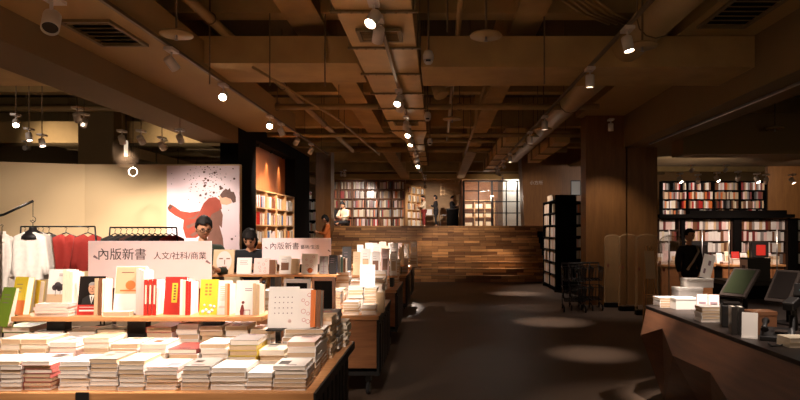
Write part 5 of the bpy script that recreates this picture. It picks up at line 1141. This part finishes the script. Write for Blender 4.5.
MB().tube([(0, 0, 0), (0, 0, PZ(216, Ys))], .018, 8).build('pole', 'black_metal', t); MB().tube([(0, 0, PZ(216, Ys)), (PX(4, Ys) - b0, 0, PZ(214.5, Ys)), (xs - b0, 0, zs)], .018, 8).build('arm', 'black_metal', t)
MB().tube([(xs - b0, 0, zs), (xs - b0, 0, PZ(217, Ys))], .004, 6).tube([(xs - b0 + .04 * math.sin(a * .5), 0, PZ(219.5, Ys) + .04 * math.cos(a * .5)) for a in range(10)], .005, 6).build('hook_chain', 'black_metal', t)
MB().lathe([(.2, 0), (.2, .02), (.03, .03)], 20).build('base', 'black_metal', t)
def bust(label, x, Y, ztop, mat, L, wd, m2):
    t = thing('display_garment', label, 'garment', (x, Y, ztop))
    me = garment_mesh(L, wd, .16, mat); link('cloth', me, t)
    MB().lathe([(.13, -.10), (.125, -.06), (.10, -.01), (.045, .03), (.04, .07), (.0005, .075)], 20, Matrix.Scale(1.0, 4, (0, 1, 0)) @ Matrix.Scale(1.2, 4, (1, 0, 0))).build('shoulder_form', m2, t)
    MB().tube([(0, 0, .07), (0, 0, .13), (.02, 0, .15), (0, 0, .17), (-.02, 0, .155)], .005, 6).build('hook', 'black_metal', t)
bust('pale grey long-sleeved sweater on a black form hanging from the bent arm', xs, Ys, PZ(232, Ys), 'shirt_white', .66, .42, 'black')
bust('white garment on a form at the very edge, beside the grey sweater', PX(2, 9.2), 9.2, PZ(236, 9.2), 'shirt_white', 1.1, .34, 'shirt_white')
t = thing('garment_stand', 'slim black stand holding the white garment beside the grey sweater', 'stand', (PX(2, 9.3), 9.32, 0)); MB().lathe([(.16, 0), (.16, .015), (.02, .02)], 18).build('base', 'black_metal', t); MB().tube([(0, 0, .02), (0, 0, PZ(232, 9.3))], .012, 8).build('pole', 'black_metal', t)

# ------------------------------------------------------------------ reading area furniture
def white_table(label, x, y, w):
    t = thing('reading_table', label, 'table', (x, y, 1.8)); MB().box(-w, w, -.3, .3, .70, .74).build('tabletop', 'b_white', t)
    MB().box(-w, w, -.29, .29, .35, .37).build('lower_shelf', 'pale_wood', t)
    for sx in (-1, 1):
        for sy in (-1, 1): MB().box(sx * (w - .03) - .02, sx * (w - .03) + .02, sy * .26 - .02, sy * .26 + .02, 0, .70).build('leg', 'b_white', t)
for i, x in enumerate((-.55, .45, 1.0)): pass
white_table('white reading table on the raised floor beside the pink topped shopper', -.45, 36.2, .5); white_table('white reading table on the raised floor beside the black counter', .62, 36.2, .5)
carton('white box on the white table beside the pink topped shopper', -.7, -.35, 36.05, 36.25, 2.541, 2.85); carton('white box on the white table beside the black counter', .5, .95, 36.05, 36.25, 2.541, 2.82)
t = thing('black_counter', 'black service counter on the raised floor beside the glazed room', 'counter', (.80, 34.3, 1.8)); MB().box(-.32, .32, -.2, .3, 0, .98).build('body', 'black_matte', t); MB().box(-.36, .36, -.24, .34, .98, 1.03).build('counter_top', 'black', t)
t = thing('lattice_shelf', 'hanging wooden lattice of square cells above the far reading area', 'lattice', (.55, 33.6, 3.55))
mb = MB()
for i in range(6): mb.box(-.42 + i * .2, -.38 + i * .2, 0, .35, -.05 + .02 * i, 1.1)
for k in range(6): mb.box(-.42, .62, .01, .34, .02 + k * .2, .06 + k * .2)
mb.build('lattice', 'pale_wood', t)
for s in (-.3, .5): MB().tube([(s, .17, 1.1), (s, .17, 1.64)], .012, 6).build('hanger', 'rod', t)
bookcase('lit wooden shelf against the back wall of the glazed room', (1.45, 36.0, 1.8), 0, 1.95, 2.0, .35, 2, 4, 'pale_wood', None, 'none', None, .06, (.1, .2), .7, 1.1) if False else None
t = thing('room_shelf', 'wooden shelf of white boxes inside the glazed room', 'shelf', (2.4, 36.0, 1.8))
for z in (.0, .55, 1.05, 1.5): MB().box(-.9, .9, 0, .35, z + .02, z + .06).build('shelf_board', 'pale_wood', t)
for s in (-.9, -.3, .3, .86): MB().box(s, s + .04, 0, .35, 0, 1.6).build('upright', 'pale_wood', t)
for i in range(9):
    x = 1.56 + (i % 3) * .6; z = 1.8 + [.061, .611, 1.111][i // 3]; carton(f'white box in the {ORD[i % 3]} bay on the {["bottom", "middle", "upper"][i // 3]} board of the room shelf', x + .02, x + .42, 36.05, 36.3, z, z + R.uniform(.2, .36), R.choice(['b_white', 'b_cream']))

# ------------------------------------------------------------------ camera, world, view
cam = bpy.data.cameras.new('camera'); cam.sensor_width = 36; cam.lens = F * 36 / 800; cam.shift_x = (400 - CX) / 800; cam.shift_y = (CY - 200) / 800; cam.clip_start = .05
co = bpy.data.objects.new('camera', cam); COL.objects.link(co); co.location = (0, 0, EYE); co.rotation_euler = (math.pi / 2, 0, 0); SC.camera = co
wd = bpy.data.worlds.new('world'); SC.world = wd; wd.use_nodes = True
wd.node_tree.nodes['Background'].inputs[0].default_value = (1.0, .72, .46, 1); wd.node_tree.nodes['Background'].inputs[1].default_value = .16
SC.view_settings.view_transform = 'Standard'; SC.view_settings.look = 'None'; SC.view_settings.gamma = 1; SC.view_settings.use_curve_mapping = False
SC.view_settings.exposure = 0.72
SC.cycles.max_bounces = 8; SC.cycles.diffuse_bounces = 4; SC.cycles.transparent_max_bounces = 12; SC.cycles.sample_clamp_indirect = 6
SC.cycles.use_denoising = True
